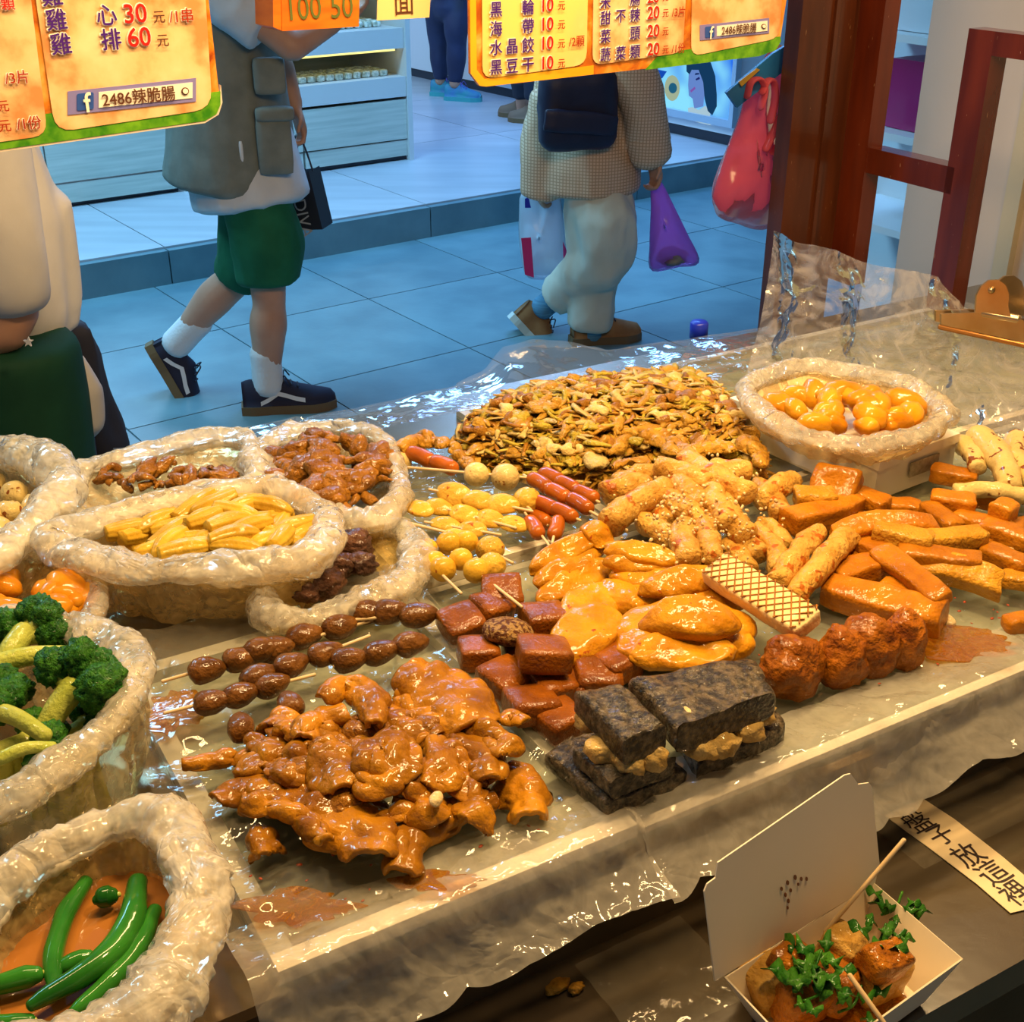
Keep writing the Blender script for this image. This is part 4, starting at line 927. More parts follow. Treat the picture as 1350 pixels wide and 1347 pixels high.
# black tofu
def quadslab(corners, z, hz, rnd, seed, amp=.0022):
    Q = np.array([P(x, y, ZR + z + hz) for x, y in corners])     # top corners in order
    V, F = rbox((.04, .04, hz), rnd, 11, amp, 60, seed); s_ = (V[:, 0] / .04 + 1) / 2; t_ = (V[:, 1] / .04 + 1) / 2
    X = (1 - s_)[:, None] * (1 - t_)[:, None] * Q[0] + s_[:, None] * (1 - t_)[:, None] * Q[1] + s_[:, None] * t_[:, None] * Q[2] + (1 - s_)[:, None] * t_[:, None] * Q[3]
    X[:, 2] = ZR + z + V[:, 2]; vv = (X - TO) @ TV; return X + TV * np.maximum(0, .016 - vv)[:, None], F      # stays behind the front rim
def btofu(name, slabs, fill, label):
    c0 = P(*fill[0][0], ZR); e = empty(name, (c0[0], c0[1], ZR)); tag(e, label, 'tofu')
    for i, (cor, z, hz) in enumerate(slabs): mk('slab', *quadslab(cor, z, hz, .006, 3 + i + int(cor[0][0])), F_black, e)
    for (xy, r, z) in fill:
        c = P(*xy, ZR + z); k = mpp(c); V, F = blobg((r * k, r * k * .8, .010), 3, .25, 2, xy[0]); mk('filling', V + c, F, F_inside, e)
btofu('black_tofu', [([(804, 1062), (912, 1010), (800, 948), (716, 985)], .010, .010), ([(818, 1040), (905, 1005), (838, 968), (752, 982)], .029, .009), ([(832, 984), (893, 968), (818, 897), (754, 907)], .060, .012)],
      [((800, 985), 30, .044), ((830, 1002), 26, .042), ((860, 1000), 22, .042), ((780, 950), 24, .046), ((820, 965), 30, .046)], 'split black tofu block with filling showing, beside the offal pan')
btofu('black_tofu', [([(926, 1012), (1040, 952), (1000, 900), (884, 936)], .012, .012), ([(914, 978), (1032, 925), (994, 862), (828, 890)], .052, .013)],
      [((925, 985), 24, .032), ((950, 980), 26, .032), ((985, 962), 24, .032), ((930, 940), 40, .034), ((1000, 940), 22, .034), ((960, 915), 40, .034)], 'larger black tofu block with a flat speckled top')
# braised strips on the right
def strip(x1, y1, x2, y2, wpx, dz, bend=0, m=None, lab=None, hpx=None, tilt=(0, 0), taper=0, name='braised_strip'):
    c, L_, rz = seg(x1, y1, x2, y2, ZR + .012 + dz); k = mpp(c)
    V, F = rbox((L_ / 2 * 1.04, wpx * k * 1.2, (hpx or wpx * .75) * k * 1.15), .0045, 7, .0022, 42, int(x1 + y1), bend, taper)
    return put(name, V, F, m or F_strip, c, rz, tilt, lab or 'orange-brown braised tofu strip in the jumbled heap', 'tofu strip', 'braised strips', clampz=ZR)
strip(1088, 778, 1240, 818, 20, .006, .06, None, 'long thick wedge-shaped orange strip at the heap front', 17, (.2, 0), .2)
strip(1098, 760, 1176, 742, 17, .010); strip(1161, 728, 1244, 790, 14, .022, 0, None, None, 10, (.3, 0)); strip(1196, 742, 1320, 768, 16, .010, -.18, F_strip2, 'crescent strip with a ridged yellow face', 14, (.5, 0))
strip(1186, 730, 1290, 744, 16, .018, .08); strip(1152, 702, 1228, 716, 15, .026, 0, F_strip2, 'ridged yellow-orange strip on top of the heap', 12); strip(1224, 714, 1297, 706, 14, .022, .1, F_strip2)
strip(1098, 702, 1226, 688, 15, .026, -.22, None, 'long arched orange strip across the heap', 10, (.3, 0)); strip(1120, 706, 1165, 730, 12, .018); strip(1043, 690, 1131, 664, 17, .014, .16, None, 'wavy edged orange strip next to the rolls', 14)
strip(1048, 656, 1103, 658, 16, .020, 0, F_strip2); strip(1073, 634, 1131, 646, 20, .026, 0, None, 'upright pointed orange slab behind the strips', 16, (.8, 0)); strip(1128, 652, 1168, 668, 14, .014)
strip(1295, 694, 1365, 716, 14, .014); strip(1229, 658, 1287, 666, 14, .016); strip(1222, 668, 1262, 698, 12, .012); strip(1308, 672, 1338, 682, 14, .018, 0, None, 'small cube of orange braised tofu', 14)
strip(1229, 622, 1287, 632, 13, .006, 0, None, 'dark orange strip between the foam box and the pale stems'); strip(1295, 726, 1360, 750, 14, .010); strip(1320, 762, 1370, 770, 12, .002, 0, F_strip2); strip(1325, 822, 1375, 815, 12, .0, 0, None, 'lone orange piece near the front film')
strip(1161, 772, 1212, 790, 14, .006); strip(1260, 682, 1330, 705, 15, .006); strip(1130, 690, 1200, 700, 15, .006); strip(1180, 755, 1250, 760, 15, .0); strip(1240, 725, 1310, 728, 14, .004); strip(1150, 668, 1215, 672, 14, .004); strip(1100, 720, 1150, 745, 14, .004); strip(1270, 650, 1320, 660, 13, .004); strip(1060, 672, 1110, 690, 14, .002); strip(1330, 700, 1380, 690, 14, .004)

def roll(x1, y1, x2, y2, rpx, dz, m, label, name, catn, group, bend=.04, tap=.0, seed=0):
    a, b = P(x1, y1, ZR + .014 + dz), P(x2, y2, ZR + .014 + dz); d = b - a; side = np.array([-d[1], d[0], 0]); k = mpp((a + b) / 2)
    pts = spline([a, (a + b) / 2 + side * bend + np.array([0, 0, .003]), b], 18); f = np.linspace(0, 1, 18)
    V, F = tubeg(pts, rpx * k * (1 - tap * f), 14, capr=.45); V = V + .0028 * np.stack([fbm(V * 55 + q * 5 + seed, seed + q, 3) for q in range(3)], 1)
    o = mk(name, V, F, m); tag(o, label, catn, group); return o
roll(1076, 702, 1025, 768, 16, .022, F_roll, 'speckled sauced roll lying parallel to a longer one', 'sauced_roll', 'roll', 'sauced rolls', 0, 0, 1)
roll(1118, 706, 1050, 784, 17, .022, F_roll, 'longest speckled sauced roll next to the scored cake', 'sauced_roll', 'roll', 'sauced rolls', 0, 0, 2)
WL = 'pale_bamboo_shoot'
roll(1292, 580, 1332, 642, 21, .022, F_white, 'thick pale speckled stem standing over the strips', WL, 'stem', 'pale stems', .06, .25, 3); roll(1266, 584, 1288, 618, 14, .016, F_white, 'short pale stem behind the thick one', WL, 'stem', 'pale stems', .05, .2, 4)
roll(1338, 578, 1372, 650, 16, .022, F_white, 'pale speckled stem beside the side wall', WL, 'stem', 'pale stems', -.05, .2, 5); roll(1262, 648, 1360, 656, 13, .016, F_white, 'slim pale stem lying flat under the thick ones', WL, 'stem', 'pale stems', .05, .1, 6)

# rolls with minced garlic in the middle
RL = 'pale orange tofu-skin roll crusted with minced garlic in the central heap'
big = [(803, 690, 876, 646, 19, .030), (905, 608, 985, 652, 18, .036), (1002, 658, 1044, 632, 15, .018), (903, 696, 907, 738, 19, .026), (930, 690, 943, 742, 17, .024), (999, 704, 1029, 752, 16, .014),
       (958, 662, 984, 708, 18, .024), (880, 660, 930, 690, 17, .026), (850, 690, 890, 712, 17, .018), (870, 620, 930, 640, 18, .034), (945, 620, 985, 625, 16, .030), (800, 650, 850, 640, 17, .018), (975, 690, 1000, 730, 15, .014), (940, 650, 960, 690, 17, .032), (1000, 640, 1030, 680, 14, .010), (835, 665, 880, 690, 17, .014), (890, 640, 925, 670, 17, .030), (1010, 690, 1035, 720, 14, .004), (960, 720, 985, 750, 15, .008), (815, 640, 865, 625, 16, .02)]
for i, (a, b, c_, d, r, dz) in enumerate(big): roll(a, b, c_, d, r, dz, F_roll, RL, 'garlic_roll', 'tofu roll', 'garlic rolls', RNG.uniform(-.08, .08), 0, 30 + i)
# minced garlic crumbs: past counting
parts = []
for i in range(330):
    x, y = RNG.normal(920, 62), RNG.normal(672, 42)
    if not (800 < x < 1040 and 595 < y < 760): continue
    h = .040 * max(.2, 1 - ((x - 920) / 160) ** 2 - ((y - 665) / 120) ** 2) + .016
    c = P(x, y, ZR + h + RNG.uniform(-.002, .007)); V, F = ico(1); s = RNG.uniform(.0011, .0024)
    parts.append((V * [s * 1.4, s, s * .8] @ rotm(*RNG.uniform(0, 3, 3)).T + c, F))
o = mk('garlic_crumbs', *cat(parts), F_garlic); tag(o, 'minced garlic crumbs strewn over the tofu-skin rolls', 'garlic', kind='stuff')

# heap of shredded mushrooms at the back
poly = np.array([(600, 560), (660, 522), (720, 504), (800, 492), (880, 486), (940, 494), (972, 535), (1006, 600), (995, 616), (930, 602), (850, 600), (790, 625), (720, 612), (660, 600), (615, 592)], float)
def inbox(p):                           # footprint of the foam box
    a, b = fbB - fbA, fbC - fbB; d = np.asarray(p) - fbA; d = np.array([d[0], d[1], 0]); s_, t_ = np.linalg.solve(np.array([[a[0], b[0]], [a[1], b[1]]]), d[:2]); return -.02 < s_ < 1.02 and -.02 < t_ < 1.02
def inside(x, y):
    if inbox(P(x, y, ZR + .03)): return False
    r = False; n = len(poly); j = n - 1
    for i in range(n):
        xi, yi = poly[i]; xj, yj = poly[j]
        if (yi > y) != (yj > y) and x < (xj - xi) * (y - yi) / (yj - yi) + xi: r = not r
        j = i
    return r
def edge_d(x, y):
    a = poly; b = np.roll(poly, -1, 0); d = b - a; q = np.array([x, y]) - a; t = np.clip((q * d).sum(1) / (d * d).sum(1), 0, 1)[:, None]; return np.min(np.hypot(*(((a + d * t) - [x, y]) * [1, 1.7]).T))
def heap_h(x, y): return .010 + .052 * (1 - math.exp(-edge_d(x, y) / 34.0)) 
# solid core of the heap
N_ = 60; an = np.linspace(0, 2 * math.pi, N_, endpoint=False); loop = loopspline(np.column_stack([poly, np.zeros(len(poly))]), N_)[:, :2]; cen = loop.mean(0); V = [];
for f in np.linspace(1, .02, 12):
    for q in loop:
        p = cen + (q - cen) * f; h = heap_h(*p) - .014 if f < .99 else 0; g = P(p[0], p[1], ZR + .03); V.append([g[0], g[1], ZR + max(0, h)])
hc = mk('mushroom_heap', np.array(V), gridF(12, N_, True), F_mush[0]); tag(hc, 'heap of shredded braised mushrooms along the back film', 'mushrooms', kind='stuff')
groups_ = [[], [], [], []]
cnt = 0
shp = []
while cnt < 1900:
    x, y = RNG.uniform(590, 1020), RNG.uniform(484, 628)
    if not inside(x, y): continue
    cnt += 1; h = heap_h(x, y); c = P(x, y, ZR + .03); c[2] = ZR + h + RNG.uniform(-.008, .006)
    a = RNG.uniform(0, 6.28); l = RNG.uniform(.007, .020); up = RNG.uniform(-.35, .35); d = np.array([math.cos(a), math.sin(a), up]) * l; sd_ = np.array([-math.sin(a), math.cos(a), RNG.uniform(-.4, .4)]) * l * RNG.uniform(-.8, .8)
    g = 0 if RNG.random() < .5 else (1 if RNG.random() < .28 else (3 if RNG.random() < .3 else 2))
    if y < 530 and x > 780 and RNG.random() < .55: g = 2
    w = RNG.uniform(.0014, .0058) ** 1.0
    groups_[g].append(tubeg(spline([c - d, c + sd_ + [0, 0, .002], c + d], 5), [w * .6, w, w * 1.1, w, w * .5], 5, RNG.uniform(.25, .8)))
for g, nm in zip(range(4), ('brown', 'pale', 'olive', 'dark')):
    o = mk('mushroom_shreds', *cat(groups_[g]), F_mush[g]); tag(o, nm + ' mushroom shreds tangled through the back heap', 'mushrooms', kind='stuff')
# larger torn mushrooms that can be told apart
ML = 'torn brown mushroom piece on the shredded heap'
for i in range(190):
    while True:
        x, y = RNG.uniform(610, 1005), RNG.uniform(498, 615)
        if inside(x, y): break
    c = P(x, y, ZR + .03); c[2] = ZR + heap_h(x, y) + .005; a = RNG.uniform(0, 6.28); l = RNG.uniform(.010, .028); d = np.array([math.cos(a), math.sin(a), RNG.uniform(-.15, .15)]) * l
    V, F = ribbon([c - d, c + [0, 0, .006], c + d], RNG.uniform(.006, .016), .003, RNG.uniform(.5, 1.4), 200 + i, 0, .004, (22, 10)); o = mk('torn_mushroom', V, F, F_mush[(0, 2, 0, 3, 1)[i % 5]]); tag(o, 'torn ' + ('brown', 'olive', 'brown', 'dark', 'pale')[i % 5] + ' mushroom piece on the shredded heap', 'mushroom', 'torn mushrooms')
for i, (pp, w, l) in enumerate([([(800, 590), (850, 562), (905, 590)], 30, 'large crumpled tofu skin below the shredded mushrooms'), ([(905, 600), (935, 575), (965, 590)], 22, 'crumpled tofu skin beside the large one'), ([(980, 575), (1003, 590), (1005, 610)], 18, 'amber tofu skin at the foam box corner'), ([(805, 612), (830, 600), (860, 606)], 14, 'glossy folded tofu skin strip above the rolls')]):
    pts = [P(*q, ZR + .05) for q in pp]; V, F = ribbon(pts, w * mpp(pts[0]), .006, 1.0, 300 + i, 0, .005); o = mk('tofu_skin', V, F, F_skin); tag(o, l, 'tofu skin')

# baby corn
def corn_mesh(seed):
    n, ns = 30, 36; f = np.linspace(0, 1, n); r = .0078 * np.clip(np.where(f < .78, .78 + .3 * np.sin(f / .78 * math.pi * .75), 1), .1, 2) * np.where(f > .55, np.sqrt(np.clip(1 - ((f - .55) / .46) ** 2, .02, 1)), 1)
    a = np.arange(ns) / ns * 2 * math.pi; V = []
    for i in range(n):
        kern = 1 + .17 * np.abs(np.cos(a * 4.5 + .3)) - .07 + .02 * math.cos(i * math.pi)
        V.append(np.column_stack([np.full(ns, (f[i] - .5) * .062), r[i] * kern * np.cos(a), r[i] * kern * np.sin(a) + .002 * math.sin(f[i] * 3 + seed)]))
    F = gridF(n, ns, True); F.append(list(range(ns))); F.append([(n - 1) * ns + k for k in range(ns)][::-1]); return np.vstack(V), F
V, F = corn_mesh(0); c0 = mk('baby_corn', V, F, F_corn, None, True, (0, 0, 0)); first = True
CL = 'yellow baby corn cob heaped in its plastic bag'
cs = [(165, 712, 200, 690), (180, 700, 230, 678), (200, 715, 245, 690), (215, 725, 232, 712), (232, 680, 285, 650), (240, 700, 290, 678), (250, 690, 300, 672), (270, 688, 320, 672), (275, 700, 330, 680), (265, 712, 310, 700), (290, 712, 330, 705), (300, 690, 350, 688), (285, 672, 345, 682), (310, 660, 370, 678), (320, 700, 345, 690), (345, 720, 375, 684), (360, 725, 380, 690), (330, 722, 370, 712), (255, 725, 300, 722), (190, 728, 230, 716), (160, 700, 185, 694), (370, 700, 400, 690), (380, 712, 405, 700), (300, 678, 340, 664), (330, 668, 380, 672), (230, 715, 275, 712), (350, 705, 395, 712), (262, 668, 300, 658), (210, 695, 255, 690), (285, 725, 335, 722), (225, 730, 262, 722), (340, 690, 372, 678)]
for i, (x1, y1, x2, y2) in enumerate(cs):
    z = Z0 + .066 + .010 * RNG.random() + .012 * math.exp(-((x1 + x2) / 2 - 300) ** 2 / 90 ** 2); c, L_, rz = seg(x1, y1, x2, y2, z)
    o = c0 if i == 0 else c0.copy()
    if i: COL.objects.link(o)
    o.location = c; o.rotation_euler = (RNG.uniform(0, 6), RNG.uniform(-.2, .2), rz + (math.pi if i % 2 else 0)); s = max(.7, min(1.15, L_ / .066)); o.scale = (s * 1.12, 1.2, 1.2)
    tag(o, CL, 'baby corn', 'baby corn cobs')
for i in range(26):                     # the lower layers seen through the bag
    o = c0.copy(); COL.objects.link(o); x, y = RNG.uniform(165, 360), RNG.uniform(706, 728); o.location = P(x, y, Z0 + .05); o.location.z = Z0 + RNG.uniform(.030, .058); o.rotation_euler = (RNG.uniform(0, 6), RNG.uniform(-.4, .4), RNG.uniform(0, 6)); tag(o, CL, 'baby corn', 'baby corn cobs')
# core lumps of the other bags
def fillbag(key, n, xr, yr, cx, cy, rpx, zt, m, name, label, catn, group, amp=.18, rg=.06, sq=(1, .75, .7), nn=3, rib=False):
    for i in range(n):
        while True:
            x, y = RNG.uniform(-1, 1), RNG.uniform(-1, 1)
            if x * x + y * y < 1: break
        h = .016 * (1 - x * x - y * y); c = P(cx + x * xr, cy + y * yr, zt + h - .004 * RNG.random()); k = mpp(c); r = rpx * RNG.uniform(.75, 1.25) * k
        if rib and i % 2:
            a = RNG.uniform(0, 6.28); d = np.array([math.cos(a), math.sin(a), .1]) * r * 1.2
            V, F = ribbon([c - d, c + [0, 0, .006], c + d], r * .8, .004, RNG.uniform(.8, 1.6), 500 + i, 0, .003, (22, 10)); o = mk(name, V, F, m)
        else:
            V, F = blobg(np.array(sq) * r, nn, amp, 1.7, i * 3 + len(key), rg); o = put(name, V, F, m, c, RNG.uniform(0, 6), RNG.uniform(-.5, .5, 2))
        tag(o, label, catn, group)
fillbag('chick', 58, 78, 44, 436, 620, 20, Z0 + .055, F_chick, 'chicken_piece', 'glossy brown braised chicken piece in its plastic bag', 'chicken', 'braised chicken pieces', .25, .08, (1.1, .7, .65), 3, True)
fillbag('shred', 34, 95, 14, 215, 628, 13, Z0 + .052, F_chick, 'dried_shred', 'crisp brown shred in the bag behind the baby corn', 'shred', 'brown shreds', .3, .08, (1.3, .6, .5), 3, True)
for x, y, r, l in ((425, 768, 30, 'rough dark liver lump at the mouth of its bag'), (465, 718, 26, 'dark liver lump at the far end of its bag'), (448, 745, 24, 'smooth dark liver slice between the two lumps'), (405, 780, 20, 'small dark liver scrap at the bag fold'), (478, 742, 20, 'brown liver slice leaning on the bag wall')):
    c = P(x, y, Z0 + .04); k = mpp(c); V, F = blobg((r * k, r * k * .8, r * k * .7), 4, .22, 1.8, x, .08); put('liver_piece', V, F, F_liver, c, .6, (.2, .2), l, 'liver')
fillbag('orange', 16, 90, 34, 30, 785, 30, Z0 + .040, F_org, 'orange_piece', 'soft orange piece in the bag behind the broccoli', 'orange piece', 'soft orange pieces', .08, 0, (1.1, .75, .6))
fillbag('right', 26, 95, 26, 1118, 540, 23, Z0 + .095, F_org, 'glossy_orange_piece', 'glossy orange piece in the bag on the foam box', 'orange piece', 'glossy orange pieces', .10, 0, (1.15, .75, .65))
fillbag('left', 9, 55, 40, 0, 668, 24, Z0 + .045, F_white, 'pale_piece', 'pale piece inside the thick rimmed bag', 'food piece', 'pale pieces in the rimmed bag', .12, 0)

# broccoli: stem with branches and bumpy heads
def broccoli(x, y, s, z, rz, tilt, label, heads=5, stem=1.0, seed=0):
    c = P(x, y, z); k = mpp(c); e = empty('broccoli', c); tag(e, label, 'broccoli', 'broccoli in the bag'); r = np.random.default_rng(seed); M = rotm(tilt[0], tilt[1], rz); R = s * k
    sp = spline(np.array([(-R * 1.5 * stem, 0, 0), (-R * .5, 0, R * .1), (R * .15, 0, R * .1)]), 10); mk('stem', *(lambda VF: (VF[0] @ M.T + c, VF[1]))(tubeg(sp, np.linspace(R * .30, R * .36, 10), 10)), F_bstem, e)
    for i in range(heads):
        a = (i / max(1, heads - 1) - .5) * 2.2; d = np.array([math.cos(a), math.sin(a), r.uniform(-.2, .5)]); hc_ = d * R * .75
        mk('branch', *(lambda VF: (VF[0] @ M.T + c, VF[1]))(tubeg([np.zeros(3), hc_ * .9], [R * .2, R * .26], 8)), F_bstem, e)
        V, F = ico(4); q = R * r.uniform(.42, .55); dd = 1 + .16 * (1 - 2 * np.abs(vn(V * 5.5 + seed + i * 7, seed + i))) + .14 * vn(V * 15 + i, i + seed) + .15 * vn(V * 2 + i, i)
        mk('head', (V * dd[:, None] * q + hc_ * 1.15) @ M.T + c, F, F_bhead, e)
zb_ = Z0 + .085
broccoli(95, 915, 52, zb_ + .018, 1.0, (0, -.5), 'large dark broccoli floret facing up beside the bag rim', 6, .7, 1)
broccoli(30, 842, 46, zb_ + .016, 1.3, (0, -.2), 'yellow-green broccoli floret at the back of the bag', 5, .6, 2)
broccoli(30, 985, 44, zb_ - .004, .4, (.2, -.1), 'broccoli floret with a pale stalk under the large one', 4, 1.2, 3)
broccoli(-20, 930, 46, zb_ + .010, .2, (0, 0), 'pale stalked broccoli floret across the bag', 4, 1.2, 4)
broccoli(110, 960, 34, zb_ - .01, .8, (0, -.2), 'small broccoli sprig between the large floret and the rim', 4, .8, 5)
for i, (x1, y1, x2, y2, w, l) in enumerate([(-20, 880, 95, 862, 15, 'pale broccoli stalk lying across the bag'), (-10, 935, 60, 970, 13, 'green broccoli stalk slanting down the bag'), (0, 1000, 70, 985, 10, 'thin broccoli stalk near the front rim')]):
    a, b = P(x1, y1, zb_ + .02), P(x2, y2, zb_ + .016); k = mpp(a); o = mk('broccoli_stalk', *tubeg(spline([a, (a + b) / 2 + [0, 0, .004], b], 12), np.linspace(w * k, w * k * .8, 12), 10), F_bstem); tag(o, l, 'broccoli stalk')
for i in range(14):                     # stalks pressed against the bag wall
    x = RNG.uniform(-60, 150); a, b = P(x, 985, Z0 + .075), P(x + RNG.uniform(-30, 10), 1010, Z0 + .03); a[2] = Z0 + .07; b = a + np.array([RNG.uniform(-.02, .01), RNG.uniform(-.02, .02), -.05]); o = mk('broccoli_stalk', *tubeg([a, b], .006, 8), F_bstem); tag(o, 'broccoli stalk standing low inside the bag', 'broccoli stalk', 'low broccoli stalks')
# green peppers
def pepper(pp, rpx, label, dz=0, tip=True):
    pts = spline([P(x, y, Z0 + .066 + dz + (h[0] if h else 0)) for x, y, *h in pp], 22); k = mpp(pts[0]); f = np.linspace(0, 1, 22); r = rpx * k * np.clip(np.minimum(1, .75 + f) * np.sqrt(np.clip(1 - (f * .96) ** 5, .01, 1)), .12, 1)
    V, F = tubeg(pts, r, 14); V = V + .0008 * np.stack([vn(V * 60 + q, q) for q in range(3)], 1); e = empty('green_pepper', pts.mean(0)); tag(e, label, 'pepper', 'green peppers'); mk('flesh', V, F, F_green, e)
    d = pts[0] - pts[1]; d /= np.linalg.norm(d); mk('stalk_end', *tubeg([pts[0] - d * .002, pts[0] + d * rpx * k * .5], [r[0] * .7, r[0] * .35], 8), F_bstem, e)
pepper([(182, 1162), (172, 1215), (130, 1270), (40, 1325)], 17, 'longest dark green pepper curving across the broth', .004)
pepper([(112, 1162), (86, 1205), (70, 1260), (72, 1310)], 13, 'green pepper standing steep in the broth')
pepper([(205, 1200), (180, 1250), (140, 1300), (95, 1335)], 14, 'bright green pepper beside the longest one', -.002)
pepper([(150, 1180), (138, 1182), (125, 1186)], 14, 'round pepper end poking out of the broth', .002)
pepper([(118, 1262), (98, 1268), (75, 1278)], 13, 'small bright pepper tip in the broth', -.002)
pepper([(50, 1284), (20, 1292), (-40, 1310)], 15, 'dark pepper tip lying at the rim of the bag', .002)
pepper([(40, 1345), (0, 1350), (-30, 1345)], 13, 'pepper lying low against the front rim', -.002)
# ------------------------------------------------------------------ people
SKIN = mat('skin', (.50, .26, .17), (.56, .31, .21), 12, .5, .35)
def tubes(pts, rad, ns=16, flat=1.0, capr=.7): return tubeg(spline(pts, 4 * len(pts)), np.interp(np.linspace(0, 1, 4 * len(pts)), np.linspace(0, 1, len(rad)), rad), ns, flat, capr=capr)
def ctube(pts, rad, ns=16): return tubes(pts, rad, ns, 1.0, .10)
def ell(c, r, rz=0): V, F = ico(3); return V * r @ rotm(0, 0, rz).T + c, F
def head_parts(c, hd):                 # head centre, heading angle
    f = np.array([math.cos(hd), math.sin(hd), 0]); s = np.array([-f[1], f[0], 0]); u = np.array([0, 0, 1.0])
    return [ell(c + u * .02, (.095, .078, .105), hd), ell(c + f * .035 - u * .06, (.062, .058, .06), hd), ell(c + f * .098 - u * .012, (.018, .013, .022), hd),
            ell(c + s * .08 - u * .01, (.018, .010, .030), hd), ell(c - s * .08 - u * .01, (.018, .010, .030), hd), ell(c + f * .085 - u * .055, (.014, .025, .009), hd)], f, s, u
def face_bits(e, c, hd, haircol, long=False):
    _, f, s, u = head_parts(c, hd)
    V, F = ico(3); V = V * (.106, .090, .112); keep = V[:, 0] < .055 - .9 * np.maximum(0, -V[:, 2]) ; V2 = V.copy(); V2[~keep, 0] = np.minimum(V2[~keep, 0], .05)
    low = V2[:, 2] < (-.02 if not long else -.5); V2[low & (V2[:, 0] > -.02)] *= .8
    mk('hair', V2 @ rotm(0, 0, hd).T + c + u * .025 - f * .006, F, mat('hair', haircol, rough=.4), e)
    for sg in (1, -1): mk('eye', *ell(c + f * .083 + s * .032 * sg + u * .008, (.008, .014, .008), hd), mat('eye_dark', (.01, .01, .01), rough=.2), e)
def hand_parts(wr, d, palm_n, s=1.0, curl=.9):
    d = d / np.linalg.norm(d); n = palm_n - d * (palm_n @ d); n /= np.linalg.norm(n); sd = np.cross(d, n); out = []
    pc_ = wr + d * .045 * s
    V, F = rbox((.045 * s, .038 * s, .014 * s), .012 * s, 4); out.append((V @ np.array([d, sd, n]) + pc_, F))
    for i, (o_, l) in enumerate(((-.029, .066), (-.010, .075), (.010, .070), (.028, .055))):
        b = wr + d * .085 * s + sd * o_ * s; p1 = b + (d * math.cos(curl * .5) + n * math.sin(curl * .5)) * l * .45 * s; p2 = p1 + (d * math.cos(curl * 1.5) + n * math.sin(curl * 1.5)) * l * .32 * s; p3 = p2 + (d * math.cos(curl * 2.4) + n * math.sin(curl * 2.4)) * l * .25 * s
        out.append(tubeg([b - d * .01 * s, b, p1, p2, p3], [.009 * s, .0095 * s, .009 * s, .0085 * s, .0075 * s], 8))
    b = wr + d * .025 * s - sd * .034 * s; out.append(tubeg([b, b + (d * .6 - sd * .5 + n * .3) * .035 * s, b + (d * .85 - sd * .35 + n * .55) * .062 * s], [.012 * s, .0105 * s, .008 * s], 8)); return out
def shoe(e, M, ang, L_, mu, ms, mstripe=None, mlace=None, wd=.05):
    """M ankle-floor point (heel bottom), ang matrix (columns forward, side, up)"""
    x = np.linspace(0, 1, 22); w = wd * np.interp(x, [0, .12, .35, .55, .75, .92, 1], [.55, .74, .72, .86, 1.0, .72, .30]); h = np.interp(x, [0, .08, .28, .42, .6, .8, .95, 1], [.082, .090, .080, .092, .066, .050, .040, .022])
    a = np.linspace(0, math.pi, 13); rows = [np.column_stack([np.full(13, xi * L_), wi * np.cos(a) * (1 - .15 * np.sin(a) ** 4), .022 + hi * np.sin(a) ** .8]) for xi, wi, hi in zip(x, w, h)]
    G = np.array(rows); V = G.reshape(-1, 3); F = gridF(22, 13); F += [list(range(13))[::-1], [21 * 13 + k for k in range(13)]]; F.append([i * 13 for i in range(22)] + [i * 13 + 12 for i in range(21, -1, -1)])
    up = mk('shoe', V @ ang.T + M, F, mu, e)
    po_ = np.vstack([np.column_stack([x * L_ * 1.03 - .006, w * 1.08, 0 * x]), np.column_stack([(x * L_ * 1.03 - .006)[::-1], -w[::-1] * 1.08, 0 * x])]); V, F = prism(po_, (0, 0, .028)); mk('sole', V @ ang.T + M, F, ms, up, False)
    if mstripe:
        for sg in (1, -1):
            ii = [4, 6, 8, 10, 12, 14]; zz = [.040, .052, .070, .062, .052, .046]; A = []
            for i_, z1 in zip(ii, zz):
                for dz in (-.007, .007): q = z1 + dz - .022; k_ = min(.98, max(0, (q / h[i_])) ** (1 / .8)); an_ = math.asin(k_); A.append([x[i_] * L_, sg * (w[i_] * math.cos(an_) + .0035), z1 + dz])
            n2 = len(ii); mk('side_stripe', np.array(A) @ ang.T + M, [[2 * k, 2 * k + 2, 2 * k + 3, 2 * k + 1] for k in range(n2 - 1)], mstripe, up, False)
    if mlace:
        for xi in (.46, .53, .60): hi = float(np.interp(xi, x, h)) + .024; V, F = tubeg([(xi * L_, -.022, hi - .008), (xi * L_, 0, hi), (xi * L_, .022, hi - .008)], .003, 6); mk('lace', V @ ang.T + M, F, mlace, up)
        for sg in (1, -1): V, F = tubeg(spline([(.45 * L_, 0, .11), (.47 * L_, sg * .03, .125), (.52 * L_, sg * .045, .10)], 8), .0025, 6); mk('lace', V @ ang.T + M, F, mlace, up)
def frame(fwd, up=(0, 0, 1)):
    f = np.asarray(fwd, float); f /= np.linalg.norm(f); s = np.cross(up, f); s /= np.linalg.norm(s); return np.column_stack([f, s, np.cross(f, s)])
def shirtmat(name, a, b, **k): return mat(name, a, b, 14, .8, .2, bump=.25, bscale=26, **k)
Z3 = np.array([0, 0, 1.0])

